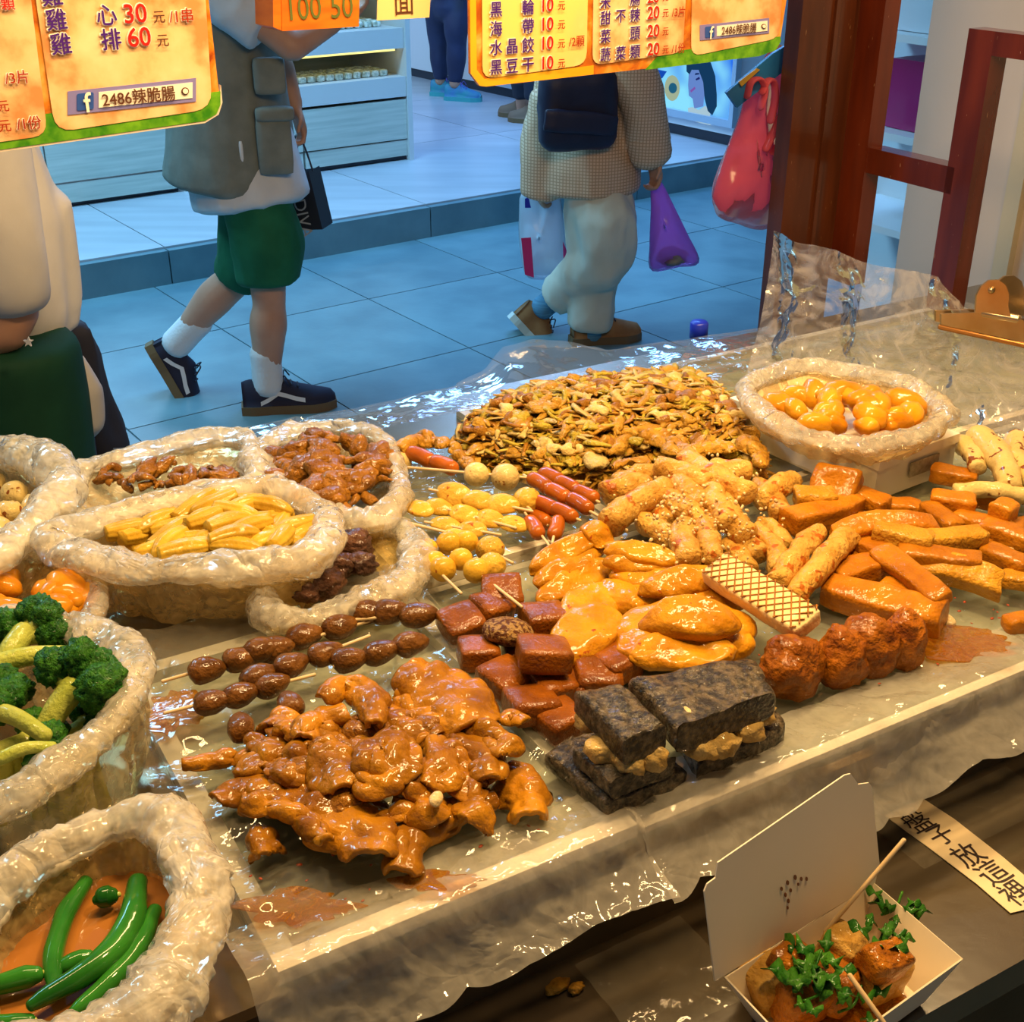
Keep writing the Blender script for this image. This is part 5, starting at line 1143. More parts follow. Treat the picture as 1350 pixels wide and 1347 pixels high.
# --- walker in green shorts
YA = 3.78; FA = np.array([math.cos(.2), math.sin(.2), 0]); SAx = np.array([-FA[1], FA[0], 0])
def A(px, py, dy=0): return PD(px, py, YA + dy)
pa = empty('person', (A(352, 540)[0], YA, 0)); tag(pa, 'walker in green shorts and grey vest over a white shirt', 'person')
hipc = A(332, 232, .06); chest = A(296, 70, .06); neck = A(292, -50, .06); headc = neck + Z3 * .17 + FA * .03
hipN, hipF = hipc - SAx * .085 - Z3 * .03, hipc + SAx * .085 - Z3 * .03
kN, aN = A(354, 385, -.02), A(353, 498, -.02)
kF, aF = A(318, 362, .12), A(240, 445, .14)
shN, shF = chest + Z3 * .20 - SAx * .17, chest + Z3 * .20 + SAx * .17
elN = A(385, 62, -.14); wrN = A(440, 30, -.05)
elF = A(372, 92, .22); wrF = A(388, 140, .20)
hp, *_ = head_parts(headc, .2)
body = hp + [tubes([neck - Z3 * .05, headc], [.055, .055]), tubeg([hipc, (hipc + chest) / 2, chest, chest + Z3 * .16], [.14, .135, .155, .11], 20, .72, up=FA),
             tubes([hipN, kN, aN], [.082, .054, .038]), tubes([kN - Z3 * .04, (kN * .62 + aN * .38), aN], [.050, .061, .038]), tubes([hipF, kF], [.085, .056]), tubes([kF, kF * .62 + aF * .38 - FA * .015, aF], [.054, .061, .038]),
             tubes([shN, elN], [.052, .042]), tubes([elN, wrN], [.040, .028]), tubes([shF, elF], [.052, .042]), tubes([elF, wrF], [.040, .028]), ell(aN, (.04, .035, .05)), ell(aF, (.04, .035, .05))]
body += hand_parts(wrF, np.array([.25, -.05, -1]), -SAx * .3 - FA, .95, 1.0) + hand_parts(wrN, wrN - elN, np.array([0, 0, 1.]), .95, .6)
remesh('body', body, .009, SKIN, pa, 3); face_bits(pa, headc, .2, (.02, .015, .012))
M_gshort = mat('green_cotton', (.006, .10, .045), (.012, .14, .065), 10, .75, .25, bump=.3, bscale=22)
remesh('shorts', [tubeg([hipc + Z3 * .10, hipc, hipc - Z3 * .08], [.13, .14, .13], 20, .85, up=FA, capr=.10), ctube([hipN, A(352, 320, -.02), A(356, 368, -.02)], [.095, .112, .100]), ctube([hipF, A(330, 330, .1), kF + (kF - hipF) * .02], [.095, .10, .088])], .010, M_gshort, pa, 3, wr=.010, wf=8.0)
M_wshirt = shirtmat('white_cotton', (.61, .63, .66), (.67, .69, .72)); M_vest = shirtmat('grey_vest', (.17, .19, .17), (.23, .25, .22))
remesh('shirt', [tubeg([A(331, 264, .05), A(322, 225, .06), A(305, 140, .06), chest + Z3 * .14, chest + Z3 * .22], [.198, .190, .168, .165, .10], 24, .90, up=FA, capr=.10), ctube([shN + SAx * .03, shN, shN * .35 + elN * .65], [.075, .085, .082]), ctube([shF - SAx * .03, shF, shF * .4 + elF * .6], [.075, .085, .08]), ctube([chest + Z3 * .1, neck - Z3 * .01], [.12, .065])], .011, M_wshirt, pa, 3, wr=.010, wf=7.0)
vest = remesh('vest', [tubeg([A(303, 236, .06), A(303, 190, .06), A(298, 110, .06), chest + Z3 * .10, chest + Z3 * .17], [.215, .205, .185, .178, .13], 24, .92, up=FA, capr=.10)], .011, M_vest, pa, 3, wr=.008, wf=8.0)
def patch(e, pts, w, h, dpt, m, name, Y): 
    c = PD(*pts, Y); V, F = rbox((w, dpt, h), .012, 4); mk(name, V @ rotm(0, 0, .2).T + c, F, m, e)
patch(vest, (362, 190), .05, .085, .02, M_vest, 'pocket', YA - .10); patch(vest, (362, 150), .055, .02, .022, M_vest, 'pocket_flap', YA - .105); patch(vest, (355, 100), .045, .05, .02, M_vest, 'pocket', YA - .09); patch(vest, (318, 200), .006, .03, .006, mat('white_tag', (.7, .75, .8)), 'tag', YA - .13)
M_sock = mat('white_sock', (.72, .73, .75), rough=.85, bump=.3, bscale=120)
M_navy = mat('navy_canvas', (.008, .010, .035), rough=.75); M_gum = mat('gum_sole', (.16, .10, .04), rough=.6); M_wstr = mat('white_stripe', (.7, .72, .75), rough=.6); M_lace = mat('dark_lace', (.01, .01, .02))
mk('sock', *tubes([aN + Z3 * .085, aN + Z3 * .04, aN - Z3 * .03], [.050, .049, .050]), M_sock, pa)
dF = (aF - kF) / np.linalg.norm(aF - kF); mk('sock', *tubes([aF - dF * .09, aF - dF * .03, aF + dF * .035], [.050, .049, .050]), M_sock, pa)
fl_ = frame(FA); hN = np.array([aN[0], aN[1], 0]) - FA * .085; shoe(pa, hN, fl_, .295, M_navy, M_gum, M_wstr, M_lace, .052)
fd = A(247, 527, .14) - A(193, 440, .14); fd /= np.linalg.norm(fd); fr2 = frame(fd, up=np.array([.8, .2, .3])); shoe(pa, A(203, 452, .14) - fr2[:, 2] * .03, fr2, .285, M_navy, M_gum, M_wstr, M_lace, .052)

# --- black paper bag in his far hand
M_blackbag = mat('black_paper', (.006, .006, .016), rough=.45)
bgp = lambda px, py, dy=0: A(px, py, .245 + dy)
def solidbag(name, cor, dep, m, label, catn='bag', z=None):
    e = empty(name, np.mean(cor, 0)); tag(e, label, catn); q = np.array(cor); d = np.array([.25, 1, 0]) / math.hypot(.25, 1) * dep / 2
    mk('body', *prism(q - d, 2 * d), m, e, False); return e
kb = solidbag('paper_bag', [bgp(391, 238), bgp(414, 222), bgp(432, 298), bgp(396, 299)], .09, M_blackbag, 'black paper carrier bag with pale lettering held by the walker in green shorts')
mk('handle', *tubeg(spline([bgp(393, 235, -.04), bgp(390, 190, -.02), bgp(394, 178, 0), bgp(404, 200, -.02), bgp(412, 224, -.04)], 20), .007, 6, .4), M_blackbag, kb)
V, F = text_mesh('GODIVA', .055)
if len(V):
    d_ = (bgp(409, 295) - bgp(396, 240)); d_ /= np.linalg.norm(d_); n_ = np.array([.24, -.97, 0]); s_ = np.cross(n_, d_); X = V[:, :1] * d_ - V[:, 1:2] * -s_ * 1.0
    mk('lettering', bgp(404, 266) + n_ * -0.0 - np.array([.012, .048, 0]) + X, F, mat('pale_print', (.28, .30, .32)), kb, False)

# --- walker in checked jacket
YB = 4.42; FB = np.array([math.cos(.25), math.sin(.25), 0]); SBx = np.array([-FB[1], FB[0], 0])
def Bp(px, py, dy=0): return PD(px, py, YB + dy)
pb = empty('person', (Bp(790, 455)[0], YB, 0)); tag(pb, 'walker in beige checked jacket and loose cream trousers', 'person')
hipB = Bp(775, 215, .05); chB = Bp(775, 95, .05); nkB = Bp(778, -5, .05); hdB = nkB + Z3 * .16 + FB * .03
hN2, hF2 = hipB - SBx * .08, hipB + SBx * .08
kN2, aN2 = Bp(790, 345, 0), Bp(780, 430, 0)
kF2, aF2 = Bp(805, 330, .1), Bp(722, 400, .12)
shN2, shF2 = chB + Z3 * .18 - SBx * .16, chB + Z3 * .18 + SBx * .16
elN2, wrN2 = Bp(838, 105, -.14), Bp(862, 205, -.08)
elF2, wrF2 = Bp(722, 160, .2), Bp(712, 236, .17)
hp, *_ = head_parts(hdB, .25)
body = hp + [tubes([nkB - Z3 * .05, hdB], [.05, .05]), tubeg([hipB, (hipB + chB) / 2, chB, chB + Z3 * .14], [.14, .13, .145, .10], 20, .72, up=FB), tubes([hN2, kN2, aN2], [.085, .056, .036]), tubes([hF2, kF2, aF2], [.085, .056, .036]),
             tubes([shN2, elN2, wrN2], [.048, .040, .027]), tubes([shF2, elF2, wrF2], [.048, .04, .027]), ell(aN2, (.038, .034, .05)), ell(aF2, (.038, .034, .05))]
body += hand_parts(wrN2, np.array([.15, -.1, -1]), -SBx * .2 - FB, .95, 1.1) + hand_parts(wrF2, np.array([0, 0, -1.]), FB, .9, 1.1)
remesh('body', body, .009, SKIN, pb, 3); face_bits(pb, hdB, .25, (.02, .014, .01))
M_cream = mat('cream_cotton', (.60, .58, .46), (.68, .66, .54), 8, .8, .2, bump=.35, bscale=16)
remesh('trousers', [tubeg([hipB + Z3 * .12, hipB, hipB - Z3 * .08], [.14, .15, .14], 20, .85, up=FB, capr=.10), ctube([hN2, Bp(785, 290), Bp(785, 345), Bp(778, 428)], [.105, .105, .092, .078]), ctube([hF2 - SBx * .1, Bp(800, 290, -.06), Bp(800, 335, -.06), Bp(770, 362, .0), Bp(736, 388, .10)], [.105, .108, .10, .088, .075])], .011, M_cream, pb, 4, wr=.013, wf=12.0)
def checkmat():
    m, nt, out = newmat('beige_check'); L = nt.links; v = coords(nt, 1, (1, 1, 1), False); sp = nt.nodes.new('ShaderNodeSeparateXYZ'); L.new(v, sp.inputs[0]); acc = None
    for ax in ('X', 'Z', 'Y'):
        mu = nt.nodes.new('ShaderNodeMath'); mu.operation = 'MULTIPLY'; mu.inputs[1].default_value = 92; L.new(sp.outputs[ax], mu.inputs[0]); fr_ = nt.nodes.new('ShaderNodeMath'); fr_.operation = 'FRACT'; L.new(mu.outputs[0], fr_.inputs[0])
        lt = nt.nodes.new('ShaderNodeMath'); lt.operation = 'LESS_THAN'; lt.inputs[1].default_value = .28; L.new(fr_.outputs[0], lt.inputs[0])
        if ax == 'Y': continue
        if acc is None: acc = lt.outputs[0]
        else: mx = nt.nodes.new('ShaderNodeMath'); mx.operation = 'MAXIMUM'; L.new(acc, mx.inputs[0]); L.new(lt.outputs[0], mx.inputs[1]); acc = mx.outputs[0]
    mi = nt.nodes.new('ShaderNodeMixRGB'); mi.inputs[1].default_value = (.74, .52, .34, 1); mi.inputs[2].default_value = (.48, .29, .17, 1); L.new(acc, mi.inputs[0]); b = nt.nodes.new('ShaderNodeBsdfPrincipled'); b.inputs['Roughness'].default_value = .85; L.new(mi.outputs[0], b.inputs['Base Color']); L.new(b.outputs[0], out.inputs[0]); return m
M_check = checkmat()
remesh('jacket', [tubeg([Bp(772, 245, .05), Bp(772, 215, .05), Bp(774, 150, .05), chB + Z3 * .10, chB + Z3 * .19], [.20, .20, .18, .165, .09], 24, .92, up=FB, capr=.10), ctube([Bp(712, 258, .0), Bp(718, 200, .0), Bp(735, 130, .0)], [.07, .08, .09]), ctube([shN2, elN2, Bp(856, 190, -.1)], [.085, .082, .070]), ctube([shF2, elF2, wrF2 + Z3 * .04], [.085, .08, .065])], .012, M_check, pb, 3, wr=.012, wf=8.0)
mk('cuff', *tubes([Bp(853, 178, -.1), Bp(858, 202, -.09)], [.076, .074]), M_check, pb)
M_bsock = mat('blue_sock', (.10, .30, .45), (.06, .18, .30), 70, .85, stretch=(.1, .1, 2)); M_tan = mat('tan_suede', (.26, .12, .04), (.34, .17, .06), 20, .85); M_wsole = mat('pale_sole', (.5, .55, .5), rough=.7)
mk('sock', *tubes([aN2 + Z3 * .075, aN2, aN2 - Z3 * .03], [.046, .045, .046]), M_bsock, pb); dF2 = (aF2 - kF2) / np.linalg.norm(aF2 - kF2); mk('sock', *tubes([aF2 - dF2 * .07, aF2, aF2 + dF2 * .03], [.046, .045, .046]), M_bsock, pb)
shoe(pb, np.array([aN2[0], aN2[1], 0]) - FB * .075, frame(FB), .265, M_tan, M_gum, None, M_lace, .05)
fd2 = Bp(712, 455, .12) - Bp(672, 412, .12) ; fd2 /= np.linalg.norm(fd2); fr3 = frame(fd2, up=np.array([.85, .2, .5])); shoe(pb, Bp(684, 408, .12) - fr3[:, 2] * .05, fr3, .25, M_tan, M_wsole, None, M_lace, .05)
# navy shoulder bag
sbg = empty('shoulder_bag', Bp(765, 150, -.2)); tag(sbg, 'soft navy shoulder bag slung on the jacket of the walker in cream trousers', 'bag')
M_nb = mat('navy_nylon', (.012, .012, .035), (.02, .02, .05), 12, .5, .4, bump=.3, bscale=18)
V, F = rbox((.13, .055, .13), .045, 7, .008, 12, 4); mk('body', V @ rotm(0, 0, .25).T + Bp(762, 142, -.20), F, M_nb, sbg); V, F = rbox((.125, .012, .035), .012, 5, .004, 14, 6); mk('flap', V @ rotm(0, .12, .25).T + Bp(765, 162, -.262), F, M_nb, sbg)
mk('strap', *tubeg(spline([Bp(728, 110, -.18), Bp(735, 40, -.1), Bp(770, -5, 0.0), Bp(800, 40, -.12), Bp(795, 110, -.18)], 24), .016, 8, .3), M_nb, sbg)
# plastic carriers in her hands
def softbag(name, outline, dep, m, label, Yo, seed=0, n=44):
    L = np.array([Bp(x, y, Yo) for x, y in outline]); c = L.mean(0); e = empty(name, c); tag(e, label, 'bag')
    mk('body', *puff(loopspline(L, n), (.2, .98, 0), dep, seed, .008), m, e); return e
M_purple = film('purple_plastic', (.9, .6, 1.0), .66, (.80, .26, .85), .3, 8, .2)
pur = softbag('carrier_bag', [(862, 232), (872, 240), (888, 270), (905, 305), (922, 345), (895, 353), (858, 357), (856, 320), (858, 275), (858, 245)], .06, M_purple, 'purple plastic bag swinging from the hand of the walker in cream trousers', -.06, 3)
mk('handles', *tubes([Bp(863, 236, -.06), Bp(865, 222, -.06)], [.012, .010]), M_purple, pur)
V, F = blobg((.055, .035, .03), 3, .25, 2, 4); mk('content', V + Bp(885, 338, -.06), F, mat('bag_content', (.35, .28, .18), (.12, .05, .12), 20, .7), pur)
M_whitebag = film('white_plastic', (.9, .95, 1), .72, (.62, .72, .80), .3, 8, .25)
wbg = softbag('carrier_bag', [(688, 255), (712, 262), (735, 250), (742, 290), (746, 340), (738, 364), (715, 369), (692, 362), (684, 320), (684, 280)], .07, M_whitebag, 'white plastic bag with pink and blue print in the far hand of the walker', .18, 7)
def printp(e, poly, c, Y, name): V = np.array([Bp(x, y, Y) for x, y in poly]); mk(name, *prism(V, (0, .002, 0)), mat(name, c, rough=.6), e, False)
printp(wbg, [(687, 314), (700, 313), (704, 366), (692, 362)], (.55, .01, .12), .10, 'pink_print'); printp(wbg, [(692, 262), (697, 260), (700, 274), (692, 274)], (.03, .02, .40), .12, 'blue_print'); printp(wbg, [(742, 318), (747, 330), (749, 340), (743, 350)], (.45, .01, .15), .10, 'pink_print')

# --- standing customer with leggings, far back in the shop
YC_ = 9.05; zC = .15
def Cp(px, py, dy=0): return PD(px, py, YC_ + dy)
pcn = empty('person', (Cp(605, 130)[0], YC_, zC)); tag(pcn, 'customer in dark navy leggings and teal trainers on the raised shop floor', 'person')
aC1, aC2 = Cp(581, 108, .15), Cp(600, 112, -.05); kC1, kC2 = Cp(579, 60, .15), Cp(602, 58, -.05); hpC = Cp(592, 2, .05); chC = hpC + Z3 * .42; nkC = chC + Z3 * .2; hdC = nkC + Z3 * .15
hp, *_ = head_parts(hdC, -.3)
remesh('body', hp + [tubes([nkC - Z3 * .05, hdC], [.05, .05]), tubeg([hpC, hpC + Z3 * .22, chC, chC + Z3 * .16], [.15, .125, .145, .10], 20, .74), tubes([hpC + [-.08, .05, 0], kC1, aC1], [.085, .055, .04]), tubes([hpC + [.08, -.05, 0], kC2, aC2], [.085, .055, .04]), tubes([chC + [-.17, 0, .1], chC + [-.22, 0, -.15], chC + [-.12, -.15, -.3]], [.05, .042, .03]), tubes([chC + [.17, 0, .1], chC + [.22, 0, -.15], chC + [.12, -.15, -.3]], [.05, .042, .03])] + hand_parts(chC + np.array([-.12, -.15, -.3]), np.array([.3, -1, -.2]), Z3, .9, .6) + hand_parts(chC + np.array([.12, -.15, -.3]), np.array([-.3, -1, -.2]), Z3, .9, .6), .012, SKIN, pcn, 3)
face_bits(pcn, hdC, -.3, (.02, .014, .01), True)
M_leg = mat('navy_leggings', (.012, .018, .06), (.016, .026, .08), 10, .6); M_teal = mat('teal_trainer', (.02, .28, .34), (.04, .20, .42), 14, .6)
remesh('leggings', [tubeg([hpC + Z3 * .12, hpC - Z3 * .03], [.14, .16], 20, .78), ctube([hpC + [-.08, .05, 0], kC1 + [0, 0, .1], kC1, kC1 * .6 + aC1 * .4, aC1 + Z3 * .02], [.105, .085, .066, .068, .045]), ctube([hpC + [.08, -.05, 0], kC2 + [0, 0, .1], kC2, kC2 * .6 + aC2 * .4, aC2 + Z3 * .02], [.105, .085, .066, .068, .045])], .012, M_leg, pcn, 3, wr=.003, wf=8.0)
remesh('top', [tubeg([hpC + Z3 * .08, hpC + Z3 * .25, chC + Z3 * .1, chC + Z3 * .19], [.165, .15, .16, .09], 20, .78), ctube([chC + [-.12, 0, .14], chC + [-.21, 0, -.05]], [.08, .07]), ctube([chC + [.12, 0, .14], chC + [.21, 0, -.05]], [.08, .07])], .013, shirtmat('grey_top', (.2, .22, .26), (.26, .28, .32)), pcn, 3, wr=.006, wf=8.0)
ttl = mat('teal_sole', (.05, .40, .42), rough=.6)
FC = np.array([.95, -.3, 0]); FC /= np.linalg.norm(FC)
for a_ in (aC1, aC2): shoe(pcn, np.array([a_[0], a_[1], zC]) - FC * .07, frame(FC), .26, M_teal, ttl, None, mat('violet_lace', (.12, .10, .45)), .05)

# --- second customer, mostly hidden behind the menu board
pd_ = empty('person', (PD(694, 160, 8.2)[0], 8.2, zC)); tag(pd_, 'customer in dark trousers and sandals behind the walker in the checked jacket', 'person')
def Dp(px, py, dy=0): return PD(px, py, 8.2 + dy)
aD1, aD2 = Dp(690, 158, .1), Dp(704, 160, -.1); hpD = (aD1 + aD2) / 2; hpD[2] = zC + .85; chD = hpD + Z3 * .4; nkD = chD + Z3 * .2; hdD = nkD + Z3 * .15; hp, *_ = head_parts(hdD, 2.6)
remesh('body', hp + [tubes([nkD - Z3 * .05, hdD], [.05, .05]), tubeg([hpD, hpD + Z3 * .2, chD, chD + Z3 * .16], [.15, .13, .15, .10], 20, .74), tubes([hpD + [-.07, .05, 0], aD1], [.08, .04]), tubes([hpD + [.07, -.05, 0], aD2], [.08, .04]), tubes([chD + [-.17, 0, .1], chD + [-.2, 0, -.4]], [.05, .03]), tubes([chD + [.17, 0, .1], chD + [.2, 0, -.4]], [.05, .03])] + hand_parts(chD + np.array([-.2, 0, -.4]), -Z3, np.array([1., 0, 0]), .9, .5) + hand_parts(chD + np.array([.2, 0, -.4]), -Z3, np.array([-1., 0, 0]), .9, .5), .013, SKIN, pd_, 3)
face_bits(pd_, hdD, 2.6, (.02, .014, .01))
remesh('trousers', [tubeg([hpD + Z3 * .12, hpD - Z3 * .05], [.15, .17], 20, .8), ctube([hpD + [-.07, .05, 0], aD1 + Z3 * .14], [.10, .06]), ctube([hpD + [.07, -.05, 0], aD2 + Z3 * .14], [.10, .06])], .013, mat('dark_trousers', (.012, .018, .035), rough=.8), pd_, 3, wr=.013, wf=12.0)
remesh('top', [tubeg([hpD + Z3 * .05, hpD + Z3 * .25, chD + Z3 * .1, chD + Z3 * .19], [.17, .16, .165, .09], 20, .8), ctube([chD + [-.12, 0, .14], chD + [-.2, 0, -.1]], [.08, .07]), ctube([chD + [.12, 0, .14], chD + [.2, 0, -.1]], [.08, .07])], .013, shirtmat('dark_top', (.05, .06, .09), (.07, .08, .11)), pd_, 3, wr=.006, wf=8.0)
for a_ in (aD1, aD2): shoe(pd_, np.array([a_[0], a_[1], zC]) + np.array([.05, -.03, 0]), frame((-.85, .5, 0)), .24, mat('sandal', (.20, .13, .08), rough=.7), M_gum, None, None, .045)

# --- customer in white shirt beside the counter
YE = 1.80
def Ep(px, py, dy=0): return PD(px, py, YE + dy)
pe = empty('person', (Ep(20, 480)[0], YE, 0)); tag(pe, 'person in white shirt and dark green apron standing at the counter', 'person')
hipE = Ep(-25, 470); chE = hipE + Z3 * .42 + np.array([-.03, 0, 0]); nkE = chE + Z3 * .22; hdE = nkE + Z3 * .16; hE = .9
FE = np.array([math.cos(.9), math.sin(.9), 0]); SE = np.array([-FE[1], FE[0], 0])
hp, *_ = head_parts(hdE, .9); shE1, shE2 = chE + Z3 * .16 - SE * .18, chE + Z3 * .16 + SE * .18
elE, wrE = Ep(10, 396, -.14), Ep(-60, 428, -.16)
legE1, legE2 = hipE - SE * .09, hipE + SE * .09; ft1, ft2 = legE1.copy(), legE2.copy(); ft1[2] = ft2[2] = .08
remesh('body', hp + [tubes([nkE - Z3 * .06, hdE], [.055, .055]), tubeg([hipE, hipE + Z3 * .2, chE, chE + Z3 * .17], [.15, .145, .165, .11], 20, .74, up=FE), tubes([legE1, (legE1 + ft1) / 2, ft1], [.09, .06, .04]), tubes([legE2, (legE2 + ft2) / 2, ft2], [.09, .06, .04]), tubes([shE1, elE, wrE], [.052, .043, .03]), tubes([shE2, shE2 - Z3 * .28 + SE * .05, shE2 - Z3 * .48 + FE * .1], [.052, .043, .03])] + hand_parts(wrE, wrE - elE, Z3, .95, .6) + hand_parts(shE2 - Z3 * .48 + FE * .1, -Z3 + FE * .2, -SE, .95, .6), .010, SKIN, pe, 3)
face_bits(pe, hdE, .9, (.02, .014, .01))
M_ws = shirtmat('white_tee', (.55, .54, .55), (.60, .59, .60))
remesh('shirt', [tubeg([Ep(-22, 432), Ep(-20, 400), Ep(-32, 300), chE + Z3 * .1, chE + Z3 * .2], [.125, .135, .135, .15, .09], 24, .85, up=FE, capr=.10), ctube([Ep(80, 428, .03), Ep(76, 370, .03), Ep(45, 270, .02)], [.024, .032, .05]), ctube([shE1 + SE * .03, shE1, shE1 * .3 + elE * .7, Ep(20, 402, -.14)], [.07, .07, .062, .046]), ctube([shE2 - SE * .03, shE2, shE2 - Z3 * .25 + SE * .05], [.08, .09, .082]), ctube([chE + Z3 * .12, nkE], [.12, .065])], .011, M_ws, pe, 3, wr=.010, wf=7.0)
M_navyt = mat('navy_trousers', (.006, .008, .025), (.010, .012, .03), 12, .8)
remesh('trousers', [tubeg([hipE + Z3 * .05, hipE - Z3 * .1], [.11, .12], 20, .8, up=FE, capr=.10), ctube([legE1 + FE * .02, ft1 + FE * .02 + Z3 * .05], [.075, .075]), ctube([legE2 + FE * .02, ft2 + FE * .02 + Z3 * .05], [.075, .075]), ctube([Ep(98, 425, .15), Ep(108, 520, .17), Ep(128, 600, .18)], [.030, .045, .055])], .012, M_navyt, pe, 3, wr=.013, wf=12.0)
M_apr = mat('dark_green_apron', (.004, .040, .022), (.007, .055, .030), 10, .75, .25, bump=.2, bscale=20)
remesh('apron', [tubeg([Ep(-8, 445, -.08), Ep(0, 520, -.08), Ep(6, 640, -.08), Ep(6, 800, -.08)], [.122, .132, .142, .148], 22, .9, up=FE, capr=.10)], .012, M_apr, pe, 3, wr=.006, wf=8.0)
remesh('tied_shirt', [ctube([Ep(98, 470, -.03), Ep(108, 515, -.03), Ep(112, 555, -.03), Ep(108, 575, -.03)], [.012, .03, .028, .010])], .006, M_ws, pe, 3, wr=.003, wf=8.0)
st_ = np.array([Ep(38 + (7 if k % 2 == 0 else 3) * math.sin(k * math.pi / 5), 450 - (7 if k % 2 == 0 else 3) * math.cos(k * math.pi / 5), -.235) for k in range(10)]); mk('star_badge', *prism(st_, (0, -.003, 0)), mat('star_white', (.7, .7, .72)), pe, False)
for f_ in (ft1, ft2): shoe(pe, np.array([f_[0], f_[1], 0]) - FE * .07, frame(FE), .28, M_navy, M_gum, None, None, .05)
# ------------------------------------------------------------------ boards, takeaway box, note, hanging bags
def boardmat():
    m, nt, out = newmat('menu_print'); L = nt.links; v = coords(nt, 1, (1, 1, 1), False); n = nt.nodes.new('ShaderNodeTexNoise'); n.inputs['Scale'].default_value = 26; n.inputs['Detail'].default_value = 6; n.inputs['Distortion'].default_value = .8; L.new(v, n.inputs['Vector'])
    r = nt.nodes.new('ShaderNodeValToRGB'); e = r.color_ramp.elements; e[0].position = .30; e[0].color = (.30, .05, .004, 1); e[1].position = .70; e[1].color = (.85, .52, .14, 1); a = e.new(.5); a.color = (.70, .22, .015, 1); L.new(n.outputs['Fac'], r.inputs[0])
    b = nt.nodes.new('ShaderNodeBsdfPrincipled'); b.inputs['Roughness'].default_value = .25; L.new(r.outputs[0], b.inputs['Base Color']); L.new(b.outputs[0], out.inputs[0]); return m
M_board = boardmat()
M_pane = mat('menu_panel', (.62, .27, .09), (.86, .54, .26), 20, .3, .5, c3=(.90, .66, .38), detail=7, lo=.38, hi=.52); M_pane2 = mat('menu_panel_yellow', (.92, .66, .16), (.90, .58, .20), 14, .3, .5, c3=(.93, .78, .36), detail=6)
M_greenp = mat('leaf_print', (.03, .20, .004), (.16, .42, .015), 60, .3, .5, detail=6); M_yel = mat('amber_edge', (.80, .36, .01), (.86, .44, .02), 10, .3)
M_ink = mat('violet_ink', (.06, .008, .22), rough=.4); M_red = mat('red_ink', (.50, .012, .004), rough=.4); M_wht = mat('white_outline', (.92, .86, .74), rough=.4); M_fb = mat('blue_badge', (.03, .09, .40), rough=.3); M_lil = mat('lilac_frame', (.22, .20, .50), rough=.4); M_ink2 = mat('brown_ink', (.10, .03, .01), rough=.5); M_or = mat('orange_ink', (.36, .03, .003), rough=.4)
BN = -ST_                               # boards face the stall
class Board:
    def __init__(s, px, py, Y, label):
        s.p0 = PD(px, py, Y); s.e = empty('menu_board', s.p0); tag(s.e, label, 'sign'); s.L = {}
    def q(s, px, py, off=0): return PN(px, py, s.p0, BN) + BN * off
    def poly(s, name, pts, off, m, th=.0008): mk(name, *prism(np.array([s.q(x, y, off) for x, y in pts]), -BN * th), m, s.e, False)
    def txt(s, t, px, py, hpx, m, key, outline=True, wx=1.0):
        c = s.q(px, py, .004); k = mpp(c); sz = hpx * k * 1.14
        V, F = text_mesh(t, sz)
        if not len(V): return
        for rad, nn, mm, kk, dz in ((.014, 4, m, key, .0014),) + (((.055, 10, M_wht, 'outline', 0),) if outline and hpx > 15 else ()):
            ps = []
            for i in range(nn): a_ = i / nn * 2 * math.pi + .4; W_ = V + np.array([math.cos(a_), math.sin(a_), 0]) * rad * sz; ps.append((c + BN * (dz + i * .00001) + SS * W_[:, :1] * wx + Z3 * W_[:, 1:2], F))
            s.L.setdefault((kk, mm.name), [mm, []])[1].append(cat(ps))
    def done(s):
        for (k, _), (m, ps) in s.L.items():
            for p_ in ps: mk(k + '_lettering' if k != 'outline' else 'lettering_outline', *p_, m, s.e, False)
def rrect(x0, y0, x1, y1, x2, y2, x3, y3, r=.12, n=5):   # quad with rounded corners, pixel space
    q = np.array([(x0, y0), (x1, y1), (x2, y2), (x3, y3)], float); out = []
    for i in range(4):
        a, b, c = q[i - 1], q[i], q[(i + 1) % 4]; la, lc = np.linalg.norm(a - b), np.linalg.norm(c - b); rr = min(la, lc) * r; p0, p1 = b + (a - b) / la * rr, b + (c - b) / lc * rr
        for t in np.linspace(0, 1, n): out.append(tuple((1 - t) ** 2 * p0 + 2 * t * (1 - t) * b + t * t * p1))
    return out
def fbbar(b, x0, y0, x1, y1, sl):        # left top, right bottom in px, slope
    g = lambda x, y: (x, y + (x - x0) * sl)
    b.poly('search_bar_frame', [g(x0, y0), g(x1, y0), g(x1, y1), g(x0, y1)], .003, M_lil)
    w = x1 - x0; h = y1 - y0; b.poly('search_bar', [g(x0 + w * .24, y0 + h * .17), g(x1 - w * .03, y0 + h * .17), g(x1 - w * .03, y1 - h * .17), g(x0 + w * .24, y1 - h * .17)], .0038, M_wht)
    b.poly('blue_badge', rrect(*g(x0 + w * .07, y0 + h * .14), *g(x0 + w * .20, y0 + h * .14), *g(x0 + w * .20, y1 - h * .14), *g(x0 + w * .07, y1 - h * .14)), .0038, M_fb)
    b.txt('f', *g(x0 + w * .15, (y0 + y1) / 2 + 1), h * 1.0, M_wht, 'badge', False)
    x = x0 + w * .60 if False else None
    tx = '2486辣脆腸'
    b.txt(tx, *g(x0 + w * .55, (y0 + y1) / 2), h * .58, M_ink2, 'search', False, .98)
    cxy = g(x0 + w * .91, (y0 + y1) / 2); r_ = h * .16
    b.poly('magnifier', [(cxy[0] + r_ * math.cos(a), cxy[1] + r_ * math.sin(a)) for a in np.linspace(0, 6.28, 14)], .0050, M_ink2); b.poly('magnifier_lens', [(cxy[0] + r_ * .7 * math.cos(a), cxy[1] + r_ * .7 * math.sin(a)) for a in np.linspace(0, 6.28, 14)], .0058, M_wht)
